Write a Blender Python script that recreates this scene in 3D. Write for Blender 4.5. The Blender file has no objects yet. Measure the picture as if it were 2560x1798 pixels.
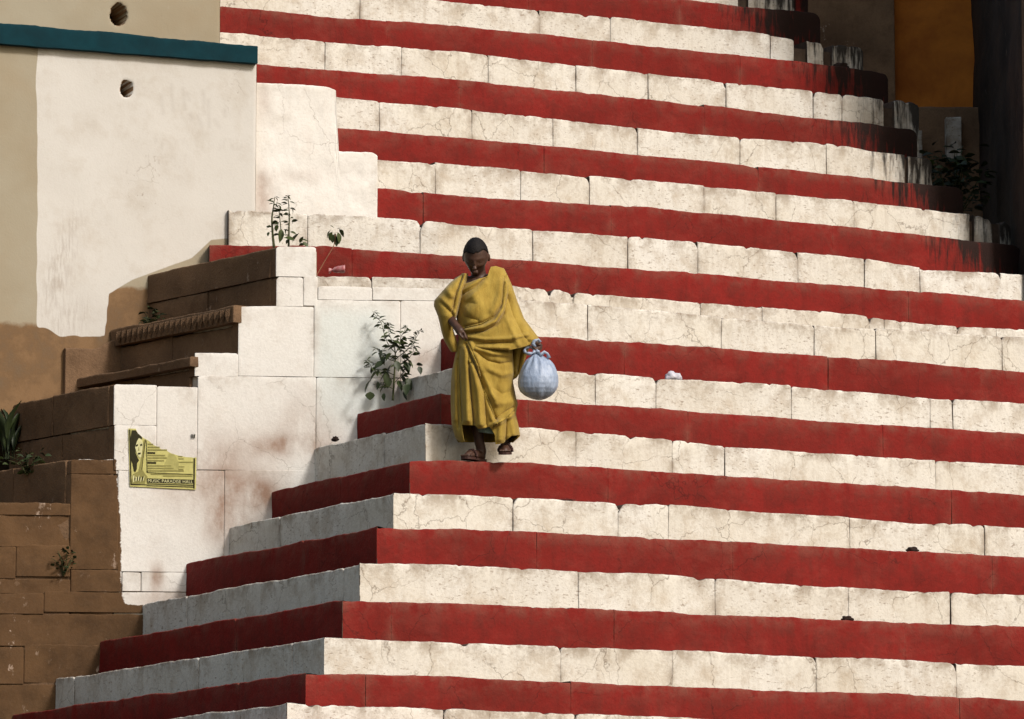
import bpy, bmesh, math, random
from mathutils import Vector, Matrix, noise

random.seed(7)
R = math.radians
scene = bpy.context.scene
col = scene.collection

# ------------------------------------------------------------------ camera
CAM_Z = 1.6                                   # eye height over the river, from a boat
FPX, CX, CY = 12000.0, 1280.0, 899.0          # focal length and centre in pixels of the photograph
PITCH = math.atan(1651.0 / FPX)
CAM = Vector((0, 0, CAM_Z))
cd = bpy.data.cameras.new('camera')
cd.sensor_fit = 'HORIZONTAL'; cd.sensor_width = 36.0
cd.lens = 36.0 * FPX / 2560.0
cd.clip_start = 0.5; cd.clip_end = 3000
cam = bpy.data.objects.new('camera', cd)
cam.location = CAM
cam.rotation_euler = (math.pi / 2 + PITCH, 0, 0)
col.objects.link(cam)
scene.camera = cam

# ------------------------------------------------------------------ light
SUN_AZ, SUN_EL = R(45), R(38)                 # azimuth: to the right of the line camera -> stairs, on the camera's side
to_sun = Vector((math.sin(SUN_AZ) * math.cos(SUN_EL), -math.cos(SUN_AZ) * math.cos(SUN_EL), math.sin(SUN_EL)))
world = bpy.data.worlds.new('World'); scene.world = world; world.use_nodes = True
wn = world.node_tree.nodes; wl = world.node_tree.links
wn.clear()
sky = wn.new('ShaderNodeTexSky'); sky.sky_type = 'NISHITA'; sky.sun_disc = False
sky.sun_elevation = SUN_EL; sky.sun_rotation = math.atan2(to_sun.x, to_sun.y)
sky.air_density = 1.6; sky.dust_density = 4.0; sky.ozone_density = 1.0
bg = wn.new('ShaderNodeBackground'); bg.inputs['Strength'].default_value = 0.125
wo = wn.new('ShaderNodeOutputWorld')
wl.new(sky.outputs[0], bg.inputs[0]); wl.new(bg.outputs[0], wo.inputs[0])
sl = bpy.data.lights.new('sun', 'SUN'); sl.energy = 2.6; sl.angle = R(9); sl.color = (1.0, 0.975, 0.94)
so = bpy.data.objects.new('sun', sl); col.objects.link(so)
so.location = (20, -10, 30)
so.rotation_euler = (-to_sun).to_track_quat('-Z', 'Y').to_euler()
vs = scene.view_settings
vs.view_transform = 'Standard'; vs.look = 'None'; vs.exposure = 0.0; vs.gamma = 1.0; vs.use_curve_mapping = False

# ------------------------------------------------------------------ measuring helpers
FW = Vector((0, math.cos(PITCH), math.sin(PITCH))); UP = Vector((0, -math.sin(PITCH), math.cos(PITCH)))
def ray(x, y): return FW * FPX + Vector((x - CX, 0, CY - y)).x * Vector((1, 0, 0)) + UP * (CY - y)
def on_plane(x, y, p, n):
    d = ray(x, y)
    return CAM + d * ((p - CAM).dot(n) / d.dot(n))
def at_depth(x, y, Y):
    d = ray(x, y)
    return CAM + d * (Y / d.y)
def nz(x, y=0.0, z=0.0): return noise.noise(Vector((x, y, z)))
def smooth(a, b, x):
    t = max(0.0, min(1.0, (x - a) / (b - a))); return t * t * (3 - 2 * t)
def lerp_pts(pts, x):
    if x <= pts[0][0]: return pts[0][1]
    for (a, b), (c, d) in zip(pts, pts[1:]):
        if x <= c: return b + (d - b) * (x - a) / max(1e-9, c - a)
    return pts[-1][1]

# stairs: front direction E1 recedes to the right, side direction E2 recedes to the left
A1 = R(29)
E1 = Vector((math.cos(A1), math.sin(A1), 0)); N1 = Vector((math.sin(A1), -math.cos(A1), 0))
E2 = Vector((-math.sin(A1), math.cos(A1), 0)); N2 = Vector((-math.cos(A1), -math.sin(A1), 0))
PR = at_depth(1024, 1154, 32.0)               # corner of the tread the person stands on
T1, T2 = 0.30, 0.278
AW = R(6.5)                                   # retaining wall, nearly square to the view
EW = Vector((math.cos(AW), math.sin(AW), 0)); NW = Vector((math.sin(AW), -math.cos(AW), 0))
PW = PR + Vector((-1.0, 1.83, 0))
RIVER_Z = 0.0
def cross2(p, d, q, e):                       # 2D intersection of lines p+t d and q+u e -> t
    den = d.x * e.y - d.y * e.x
    return ((q.x - p.x) * e.y - (q.y - p.y) * e.x) / den

# ------------------------------------------------------------------ object helpers
def link(o, parent=None):
    col.objects.link(o)
    if parent is not None:
        o.parent = parent
        o.matrix_parent_inverse = parent.matrix_world.inverted()
    return o
def tag(o, label, cat, group=None, kind=None):
    o['label'] = label
    o['category'] = cat
    if group: o['group'] = group
    if kind: o['kind'] = kind
    return o
def thing(name, loc, label, cat, group=None):
    o = bpy.data.objects.new(name, None); o.empty_display_size = 0.2
    o.location = loc; o.matrix_world = Matrix.Translation(loc)
    link(o)
    return tag(o, label, cat, group)
def mesh_obj(name, verts, faces, mats, parent=None, smooth_on=True, attrs=None, midx=None, sharp=None):
    me = bpy.data.meshes.new(name)
    me.from_pydata([tuple(v) for v in verts], [], faces)
    for m in (mats if isinstance(mats, (list, tuple)) else [mats]): me.materials.append(m)
    if smooth_on: me.polygons.foreach_set('use_smooth', [True] * len(me.polygons))
    if midx: me.polygons.foreach_set('material_index', midx)
    for k, vals in (attrs or {}).items():
        at = me.attributes.new(k, 'FLOAT', 'POINT'); at.data.foreach_set('value', vals)
    if sharp: me.set_sharp_from_angle(angle=R(sharp))
    me.update()
    return link(bpy.data.objects.new(name, me), parent)
def bm_obj(name, bm, mats, parent=None, smooth_on=True, sharp=None):
    me = bpy.data.meshes.new(name); bm.to_mesh(me); bm.free()
    for m in (mats if isinstance(mats, (list, tuple)) else [mats]): me.materials.append(m)
    if smooth_on: me.polygons.foreach_set('use_smooth', [True] * len(me.polygons))
    if sharp: me.set_sharp_from_angle(angle=R(sharp))
    return link(bpy.data.objects.new(name, me), parent)

# ------------------------------------------------------------------ materials
class NT:
    def __init__(s, name):
        s.m = bpy.data.materials.new(name); s.m.use_nodes = True
        s.n = s.m.node_tree.nodes; s.l = s.m.node_tree.links
        s.b = s.n['Principled BSDF']
        s.tc = s.n.new('ShaderNodeTexCoord').outputs['Object']
    def L(s, a, b): s.l.new(a, b)
    def mapping(s, scale=(1, 1, 1), loc=(0, 0, 0)):
        m = s.n.new('ShaderNodeMapping'); m.inputs['Scale'].default_value = scale; m.inputs['Location'].default_value = loc
        s.L(s.tc, m.inputs[0]); return m.outputs[0]
    def noise(s, scale, detail=6, rough=0.6, vec=None, dist=0.0):
        t = s.n.new('ShaderNodeTexNoise'); t.inputs['Scale'].default_value = scale
        t.inputs['Detail'].default_value = detail; t.inputs['Roughness'].default_value = rough; t.inputs['Distortion'].default_value = dist
        s.L(vec if vec is not None else s.tc, t.inputs['Vector']); return t.outputs[0]
    def warp(s, scale, amount):                  # object coordinates shaken by a colour noise, for crooked cracks
        t = s.n.new('ShaderNodeTexNoise'); t.inputs['Scale'].default_value = scale; t.inputs['Detail'].default_value = 4; t.inputs['Roughness'].default_value = 0.7
        s.L(s.tc, t.inputs['Vector'])
        m = s.n.new('ShaderNodeVectorMath'); m.operation = 'MULTIPLY_ADD'; m.inputs[1].default_value = (amount,) * 3
        s.L(t.outputs[1], m.inputs[0]); s.L(s.tc, m.inputs[2]); return m.outputs[0]
    def voro(s, scale, vec=None, feat='DISTANCE_TO_EDGE'):
        t = s.n.new('ShaderNodeTexVoronoi'); t.feature = feat; t.inputs['Scale'].default_value = scale
        s.L(vec if vec is not None else s.tc, t.inputs['Vector']); return t.outputs[0]
    def ramp(s, fac, stops):
        r = s.n.new('ShaderNodeValToRGB'); e = r.color_ramp.elements
        while len(e) > 1: e.remove(e[-1])
        for i, (p, c) in enumerate(stops):
            c = (c, c, c, 1) if not isinstance(c, (tuple, list)) else (*c, 1)
            if i == 0: e[0].position = p; e[0].color = c
            else: q = e.new(p); q.color = c
        s.L(fac, r.inputs[0]); return r.outputs[0]
    def mix(s, fac, a, b, mode='MIX'):
        m = s.n.new('ShaderNodeMix'); m.data_type = 'RGBA'; m.blend_type = mode
        for v, i in ((fac, 0), (a, 6), (b, 7)):
            if isinstance(v, (int, float)): m.inputs[i].default_value = v
            elif isinstance(v, (tuple, list)): m.inputs[i].default_value = (*v, 1)
            else: s.L(v, m.inputs[i])
        return m.outputs[2]
    def math(s, op, a, b=0.0, clamp=False):
        m = s.n.new('ShaderNodeMath'); m.operation = op; m.use_clamp = clamp
        for v, i in ((a, 0), (b, 1)):
            if isinstance(v, (int, float)): m.inputs[i].default_value = v
            else: s.L(v, m.inputs[i])
        return m.outputs[0]
    def attr(s, name):
        a = s.n.new('ShaderNodeAttribute'); a.attribute_name = name; return a.outputs['Fac']
    def bump(s, h, strength=0.3, dist=0.01, prev=None):
        b = s.n.new('ShaderNodeBump'); b.inputs['Strength'].default_value = strength; b.inputs['Distance'].default_value = dist
        s.L(h, b.inputs['Height'])
        if prev is not None: s.L(prev, b.inputs['Normal'])
        return b.outputs[0]
    def done(s, color, rough=0.85, normal=None, spec=0.25):
        if isinstance(color, (tuple, list)): s.b.inputs['Base Color'].default_value = (*color, 1)
        else: s.L(color, s.b.inputs['Base Color'])
        if isinstance(rough, (int, float)): s.b.inputs['Roughness'].default_value = rough
        else: s.L(rough, s.b.inputs['Roughness'])
        s.b.inputs['Specular IOR Level'].default_value = spec
        if normal is not None: s.L(normal, s.b.inputs['Normal'])
        return s.m

def mould_layer(t, c):                         # black algae that grows where the 'mould' attribute says, broken into vertical streaks
    st = t.noise(1.0, 4, 0.65, t.mapping((22, 22, 3.0)))
    md = t.math('ADD', t.math('MULTIPLY', t.attr('mould'), 1.5), t.math('MULTIPLY', t.math('SUBTRACT', st, 0.5), 1.6))
    fac = t.ramp(md, [(0.45, 0.0), (0.8, 0.95)])
    return t.mix(fac, c, (0.016, 0.012, 0.010))
def whitewash(name, base=(0.74, 0.705, 0.655), dirt=1.0, mould=False):
    t = NT(name)
    n1 = t.noise(1.3, 4, 0.6); n2 = t.noise(6.0, 5, 0.7); n3 = t.noise(48.0, 2, 0.7)
    c = t.mix(t.ramp(n1, [(0.35, 0.0), (0.7, 1.0)]), base, (base[0] * 0.92, base[1] * 0.89, base[2] * 0.83))
    rnd_ = t.n.new('ShaderNodeObjectInfo').outputs['Random']
    c = t.mix(t.math('MULTIPLY', rnd_, 0.22), c, (0.50, 0.42, 0.32))
    c = t.mix(t.math('MULTIPLY', t.ramp(n2, [(0.48, 0.0), (0.70, 1.0)]), 0.45 * dirt), c, (0.40, 0.295, 0.19))
    st = t.noise(1.0, 4, 0.62, t.mapping((20, 20, 1.8)))          # rain streaks, long in z
    c = t.mix(t.math('MULTIPLY', t.ramp(st, [(0.52, 0.0), (0.75, 1.0)]), 0.26 * dirt), c, (0.33, 0.25, 0.17))
    ed = t.math('MULTIPLY', t.attr('edge'), t.ramp(n2, [(0.40, 0.0), (0.60, 1.0)]))    # grime on worn edges
    c = t.mix(t.math('MULTIPLY', ed, 0.7 * dirt, True), c, (0.16, 0.11, 0.075))
    cr = t.ramp(t.voro(2.6, t.warp(4.0, 0.17)), [(0.0, 1.0), (0.010, 0.0)])
    crm = t.math('MULTIPLY', cr, t.ramp(n1, [(0.48, 0.0), (0.54, 1.0)]))
    c = t.mix(t.math('MULTIPLY', crm, 0.65 * dirt), c, (0.12, 0.08, 0.05))
    sp = t.math('MULTIPLY', t.ramp(t.noise(1.0, 3, 0.6, t.mapping((26, 26, 70))), [(0.60, 0.0), (0.66, 1.0)]), t.ramp(n1, [(0.46, 1.0), (0.56, 0.0)]))
    c = t.mix(t.math('MULTIPLY', sp, 0.6 * dirt), c, (0.22, 0.15, 0.10))
    c = t.mix(t.math('MULTIPLY', t.math('SUBTRACT', n3, 0.45), 0.55, True), c, (0.35, 0.28, 0.2))
    if mould: c = mould_layer(t, c)
    h = t.math('ADD', n2, t.math('MULTIPLY', n3, 0.35))
    return t.done(c, 0.88, t.bump(h, 0.5, 0.012), 0.2)
def red_oxide(name='red_oxide_paint'):
    t = NT(name)
    n1 = t.noise(1.3, 4, 0.6); n2 = t.noise(7.0, 5, 0.7); n3 = t.noise(50.0, 2, 0.7)
    c = t.mix(t.ramp(n1, [(0.35, 0.0), (0.68, 1.0)]), (0.235, 0.018, 0.014), (0.165, 0.014, 0.010))
    c = t.mix(t.math('MULTIPLY', t.ramp(n2, [(0.46, 0.0), (0.70, 1.0)]), 0.62), c, (0.095, 0.012, 0.009))
    st = t.noise(1.0, 3, 0.62, t.mapping((15, 15, 1.5), (3, 1, 2)))
    c = t.mix(t.math('MULTIPLY', t.ramp(st, [(0.5, 0.0), (0.72, 1.0)]), 0.4), c, (0.10, 0.014, 0.010))
    rnd_ = t.n.new('ShaderNodeObjectInfo').outputs['Random']
    c = t.mix(t.math('MULTIPLY', rnd_, 0.25), c, (0.13, 0.014, 0.010))
    dust = t.ramp(t.noise(3.0, 5, 0.72, t.mapping((1, 1, 1.8), (5, 2, 9))), [(0.50, 0.0), (0.75, 1.0)])
    c = t.mix(t.math('MULTIPLY', dust, 0.25), c, (0.32, 0.075, 0.055))
    ed = t.math('MULTIPLY', t.attr('edge'), t.ramp(n2, [(0.4, 0.0), (0.62, 1.0)]))
    c = t.mix(t.math('MULTIPLY', ed, 0.5, True), c, (0.28, 0.12, 0.085))
    cr = t.ramp(t.voro(2.3, t.warp(3.0, 0.17)), [(0.0, 1.0), (0.007, 0.0)])
    crm = t.math('MULTIPLY', cr, t.ramp(n1, [(0.48, 0.0), (0.55, 1.0)]))
    c = t.mix(t.math('MULTIPLY', crm, 0.6), c, (0.05, 0.010, 0.008))
    c = t.mix(t.math('MULTIPLY', t.math('SUBTRACT', n3, 0.45), 0.6, True), c, (0.06, 0.01, 0.008))
    c = mould_layer(t, c)
    h = t.math('ADD', n2, t.math('MULTIPLY', n3, 0.35))
    return t.done(c, 0.82, t.bump(h, 0.7, 0.013), 0.12)
def bare_stone(name, a=(0.27, 0.155, 0.075), b=(0.15, 0.085, 0.045), flecks=0.5):
    t = NT(name)
    n1 = t.noise(1.4, 4, 0.62); n2 = t.noise(7.0, 5, 0.7); n3 = t.noise(60.0, 2, 0.7)
    c = t.mix(t.ramp(n1, [(0.33, 0.0), (0.68, 1.0)]), a, b)
    c = t.mix(t.math('MULTIPLY', t.ramp(n2, [(0.5, 0.0), (0.75, 1.0)]), 0.5), c, (b[0] * 0.55, b[1] * 0.5, b[2] * 0.45))
    fl = t.math('MULTIPLY', t.ramp(t.noise(1.0, 5, 0.75, t.mapping((13, 13, 8))), [(0.62, 0.0), (0.66, 1.0)]), t.ramp(n1, [(0.52, 0.0), (0.62, 1.0)]))
    c = t.mix(t.math('MULTIPLY', fl, flecks), c, (0.6, 0.46, 0.36))          # remains of old whitewash
    c = t.mix(t.math('MULTIPLY', t.math('SUBTRACT', n3, 0.42), 0.7, True), c, (b[0] * 0.4, b[1] * 0.4, b[2] * 0.4))
    h = t.math('ADD', n2, t.math('MULTIPLY', n3, 0.4))
    return t.done(c, 0.9, t.bump(h, 0.7, 0.016), 0.2)
def two_paint(name):                            # retaining wall: whitewash over bare stone where 'paint' is high, rust-coloured run-off where 'rust' is
    t = NT(name)
    n1 = t.noise(1.1, 4, 0.6); n2 = t.noise(5.0, 5, 0.7); n3 = t.noise(55.0, 2, 0.7)
    w = t.mix(t.ramp(n1, [(0.35, 0.0), (0.7, 1.0)]), (0.82, 0.785, 0.74), (0.78, 0.735, 0.68))
    w = t.mix(t.math('MULTIPLY', t.ramp(n2, [(0.52, 0.0), (0.78, 1.0)]), 0.22), w, (0.45, 0.33, 0.22))
    w = t.mix(t.math('MULTIPLY', t.attr('blue'), 0.35, True), w, (0.62, 0.74, 0.73))
    rn = t.noise(3.2, 5, 0.66, t.mapping((1, 1, 0.6), (2, 7, 1)))
    ru = t.math('MULTIPLY', t.attr('rust'), t.ramp(rn, [(0.36, 0.15), (0.66, 1.0)]))
    w = t.mix(t.math('MULTIPLY', ru, 0.8, True), w, (0.35, 0.225, 0.165))
    ed = t.math('MULTIPLY', t.attr('edge'), t.ramp(n2, [(0.46, 0.0), (0.66, 1.0)]))
    w = t.mix(t.math('MULTIPLY', ed, 0.45, True), w, (0.25, 0.18, 0.12))
    cr = t.ramp(t.voro(1.9, t.warp(4.0, 0.17)), [(0.0, 1.0), (0.006, 0.0)])
    crm = t.math('MULTIPLY', cr, t.ramp(n1, [(0.50, 0.0), (0.56, 1.0)]))
    w = t.mix(t.math('MULTIPLY', crm, 0.45), w, (0.16, 0.11, 0.07))
    s = t.mix(t.ramp(n1, [(0.33, 0.0), (0.68, 1.0)]), (0.135, 0.072, 0.032), (0.085, 0.045, 0.021))
    s = t.mix(t.math('MULTIPLY', t.ramp(n2, [(0.45, 0.0), (0.72, 1.0)]), 0.55), s, (0.036, 0.02, 0.010))
    fl = t.math('MULTIPLY', t.ramp(t.noise(1.0, 5, 0.75, t.mapping((13, 13, 8))), [(0.60, 0.0), (0.64, 1.0)]), t.ramp(rn, [(0.5, 0.0), (0.6, 1.0)]))
    s = t.mix(t.math('MULTIPLY', fl, 0.6), s, (0.62, 0.47, 0.37))
    pf = t.ramp(t.math('ADD', t.attr('paint'), t.math('MULTIPLY', t.math('SUBTRACT', t.noise(14.0, 4, 0.75), 0.5), 0.9)), [(0.44, 0.0), (0.56, 1.0)])
    c = t.mix(pf, s, w)
    c = t.mix(t.math('MULTIPLY', t.math('SUBTRACT', n3, 0.45), 0.4, True), c, (0.2, 0.14, 0.09))
    h = t.math('ADD', n2, t.math('MULTIPLY', n3, 0.35))
    return t.done(c, 0.9, t.bump(h, 0.4, 0.012), 0.2)
def tower_plaster(name):
    t = NT(name)
    n1 = t.noise(0.9, 4, 0.6); n2 = t.noise(4.0, 5, 0.7); n3 = t.noise(70.0, 2, 0.7)
    old = t.mix(t.ramp(n1, [(0.35, 0.0), (0.7, 1.0)]), (0.36, 0.315, 0.235), (0.30, 0.235, 0.15))
    new = t.mix(t.ramp(n1, [(0.35, 0.0), (0.7, 1.0)]), (0.62, 0.59, 0.55), (0.57, 0.535, 0.49))
    stone = t.mix(t.ramp(n2, [(0.4, 0.0), (0.66, 1.0)]), (0.22, 0.13, 0.065), (0.12, 0.07, 0.036))
    j = t.math('MULTIPLY', t.math('SUBTRACT', t.noise(7.0, 4, 0.7), 0.5), 0.55)
    c = t.mix(t.ramp(t.math('ADD', t.attr('stone'), j), [(0.4, 0.0), (0.6, 1.0)]), old, stone)
    c = t.mix(t.ramp(t.math('ADD', t.attr('paint'), t.math('MULTIPLY', j, 0.5)), [(0.45, 0.0), (0.58, 1.0)]), c, new)
    c = t.mix(t.math('MULTIPLY', t.ramp(n2, [(0.50, 0.0), (0.75, 1.0)]), 0.30), c, (0.35, 0.27, 0.18))
    cr = t.ramp(t.voro(1.7, t.warp(3.0, 0.17)), [(0.0, 1.0), (0.005, 0.0)])
    c = t.mix(t.math('MULTIPLY', t.math('MULTIPLY', cr, t.ramp(n1, [(0.52, 0.0), (0.58, 1.0)])), 0.4), c, (0.2, 0.15, 0.1))
    sc = t.math('MULTIPLY', t.attr('scuff'), t.ramp(t.noise(1.0, 5, 0.6, t.mapping((60, 60, 9))), [(0.42, 0.0), (0.62, 1.0)]))
    c = t.mix(t.math('MULTIPLY', sc, 0.32, True), c, (0.2, 0.13, 0.09))
    c = t.mix(t.math('MULTIPLY', t.attr('ghost'), 0.30, True), c, (0.42, 0.38, 0.34))
    sp = t.math('MULTIPLY', t.ramp(t.noise(28.0, 3, 0.6), [(0.64, 0.0), (0.70, 1.0)]), t.ramp(n1, [(0.5, 0.0), (0.6, 1.0)]))
    c = t.mix(t.math('MULTIPLY', sp, 0.5), c, (0.25, 0.18, 0.12))
    c = t.mix(t.math('MULTIPLY', t.math('SUBTRACT', n3, 0.48), 0.35, True), c, (0.3, 0.22, 0.15))
    h = t.math('ADD', t.math('MULTIPLY', n2, 1.0), t.math('MULTIPLY', n3, 0.3))
    return t.done(c, 0.9, t.bump(h, 0.3, 0.01), 0.2)
def plain(name, a, b=None, scale=8, rough=0.8, bump=0.3, spec=0.25, detail=6):
    t = NT(name); b = b or tuple(x * 0.7 for x in a)
    n = t.noise(scale, detail, 0.65, dist=0.3)
    c = t.mix(t.ramp(n, [(0.35, 0.0), (0.68, 1.0)]), a, b)
    return t.done(c, rough, t.bump(t.math('ADD', n, t.math('MULTIPLY', t.noise(scale * 7, 4), 0.3)), bump, 0.008), spec)

M_white = whitewash('whitewashed_stone', mould=True)
M_red = red_oxide()
M_mortar = plain('dark_joint_mortar', (0.09, 0.06, 0.042), (0.04, 0.026, 0.018), 10)
M_wall = two_paint('retaining_wall_finish')
M_brown = bare_stone('bare_brown_sandstone', (0.21, 0.125, 0.07), (0.11, 0.065, 0.037), 0.25)
M_tower = tower_plaster('old_lime_plaster')
M_teal = plain('teal_enamel_paint', (0.003, 0.034, 0.046), (0.003, 0.022, 0.030), 5, 0.75, 0.3, 0.1)

# ------------------------------------------------------------------ masonry builder
def block(name, P, zlo, zhi, s0, s1, mats, parent, back, res=0.035, r=0.012, amp=0.006, seed=0.0,
          notch=(0, 0), er_r=0.006, end_round=(1, 1), zrows=6, attr_fn=None, inward=None, clamp=None, chips=(), fine_top=0.008, end_cap_r=None):
    """One stone: a gently uneven face over path P(s) -> (point, outward normal), heights zlo(s)..zhi(s), running 'back' metres inward."""
    n = max(3, int((s1 - s0) / res))
    ss = [s0 + (s1 - s0) * i / n for i in range(n + 1)]
    if end_round[0]: ss[1:1] = [s0 + er_r * 0.3, s0 + er_r * 0.7, s0 + 0.012]
    if end_round[1]: ss[-1:-1] = [s1 - 0.012, s1 - er_r * 0.7, s1 - er_r * 0.3]
    ss = sorted(set(ss))
    verts, rows, edge, mould, extra = [], [], [], [], {}
    for s in ss:
        p, nrm = P(s)
        zl, zh = zlo(s), zhi(s)
        zh += fine_top * (1.3 * nz(s * 1.3, seed) + nz(s * 3.1, seed) + 0.6 * nz(s * 11.0, seed + 5.0) + 0.4 * nz(s * 29.0, seed + 9))
        d0, d1 = max(0.0, s - s0), max(0.0, s1 - s)
        for dd, nt in ((d0, notch[0]), (d1, notch[1])):
            if nt: zh -= nt * math.exp(-(dd / (0.22 * nt + 0.006)) ** 1.5)
        for cs, cdp, cw in chips: zh -= cdp * math.exp(-abs((s - cs) / cw) ** 3) * (0.7 + 0.6 * nz(s * 60, seed))
        if end_cap_r:                                  # free right end worn round
            q = max(0.0, 1 - d1 / end_cap_r); zh -= end_cap_r * 0.8 * (1 - math.sqrt(max(0.0, 1 - q * q)))
        h = zh - zl
        zs = [zl, zl + r * 0.5] + [zl + r + (h - 2 * r) * k / zrows for k in range(zrows + 1)] + [zh - r * 0.55, zh - r * 0.2, zh]
        row = []
        for z in zs:
            o = amp * (nz(s * 1.7, z * 2.3, seed) * 1.2 + 0.6 * nz(s * 6.0, z * 7.0, seed + 3) + 0.25 * nz(s * 19.0, z * 19.0, seed))
            dz = min(zh - z, 1.0)
            q = max(0.0, 1 - dz / r); o -= r * (1 - math.sqrt(max(0.0, 1 - q * q)))
            for dd, er in ((d0, end_round[0]), (d1, end_round[1])):
                if er:
                    q = max(0.0, 1 - dd / er_r); o -= er_r * 0.9 * (1 - math.sqrt(max(0.0, 1 - q * q)))
                else: o *= min(1.0, dd / 0.06)
            row.append(len(verts))
            v = p + nrm * o; verts.append(Vector((v.x, v.y, z)))
            e = max(math.exp(-(zh - z) / 0.05), 0.8 * math.exp(-d0 / 0.03) if end_round[0] else 0, 0.8 * math.exp(-d1 / 0.03) if end_round[1] else 0)
            edge.append(e)
            if attr_fn:
                for k, val in attr_fn(verts[-1], s, (z - zl) / max(h, 1e-6)).items(): extra.setdefault(k, []).append(val)
        rows.append(row)
    nzr = len(rows[0]); faces, midx = [], []
    for a, b in zip(rows, rows[1:]):
        for k in range(nzr - 1): faces.append((a[k], b[k], b[k + 1], a[k + 1])); midx.append(0)
    def push(i, s, depth):
        p, nrm = P(s)
        d = inward if inward is not None else -nrm
        if clamp: depth = min(depth, clamp(s))
        v = verts[i] + d * depth; verts.append(v); edge.append(0.3)
        for k in extra: extra[k].append(extra[k][i])
        return len(verts) - 1
    top = [push(row[-1], s, back) for row, s in zip(rows, ss)]
    bot = [push(row[0], s, back) for row, s in zip(rows, ss)]
    for i in range(len(ss) - 1):
        faces.append((rows[i][-1], rows[i + 1][-1], top[i + 1], top[i])); midx.append(1)
        faces.append((rows[i + 1][0], rows[i][0], bot[i], bot[i + 1])); midx.append(1)
    faces.append(tuple([*rows[0][::1], top[0], bot[0]])); midx.append(1)
    faces.append(tuple([*rows[-1][::-1], bot[-1], top[-1]])); midx.append(1)
    attrs = {'edge': edge}; attrs.update(extra)
    if not isinstance(mats, (list, tuple)): midx = None
    return mesh_obj(name, verts, faces, mats, parent, True, attrs, midx, 50)

def prism(name, poly, z0, z1, mat, parent=None, kind=None):
    n = len(poly)
    v = [Vector((p.x, p.y, z0)) for p in poly] + [Vector((p.x, p.y, z1)) for p in poly]
    f = [tuple(range(n - 1, -1, -1)), tuple(range(n, 2 * n))] + [(i, (i + 1) % n, n + (i + 1) % n, n + i) for i in range(n)]
    o = mesh_obj(name, v, f, mat, parent, False)
    if kind: o['kind'] = kind
    return o

# ------------------------------------------------------------------ the river
rv = NT('river_water'); rvn = rv.noise(0.7, 5, 0.6)
M_river = rv.done((0.09, 0.085, 0.06), 0.12, rv.bump(rvn, 0.25, 0.2), 0.5)
river = mesh_obj('river', [(-1500, -1500, RIVER_Z), (1500, -1500, RIVER_Z), (1500, 1500, RIVER_Z), (-1500, 1500, RIVER_Z)], [(0, 1, 2, 3)], M_river, None, False)
river['kind'] = 'structure'

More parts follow.
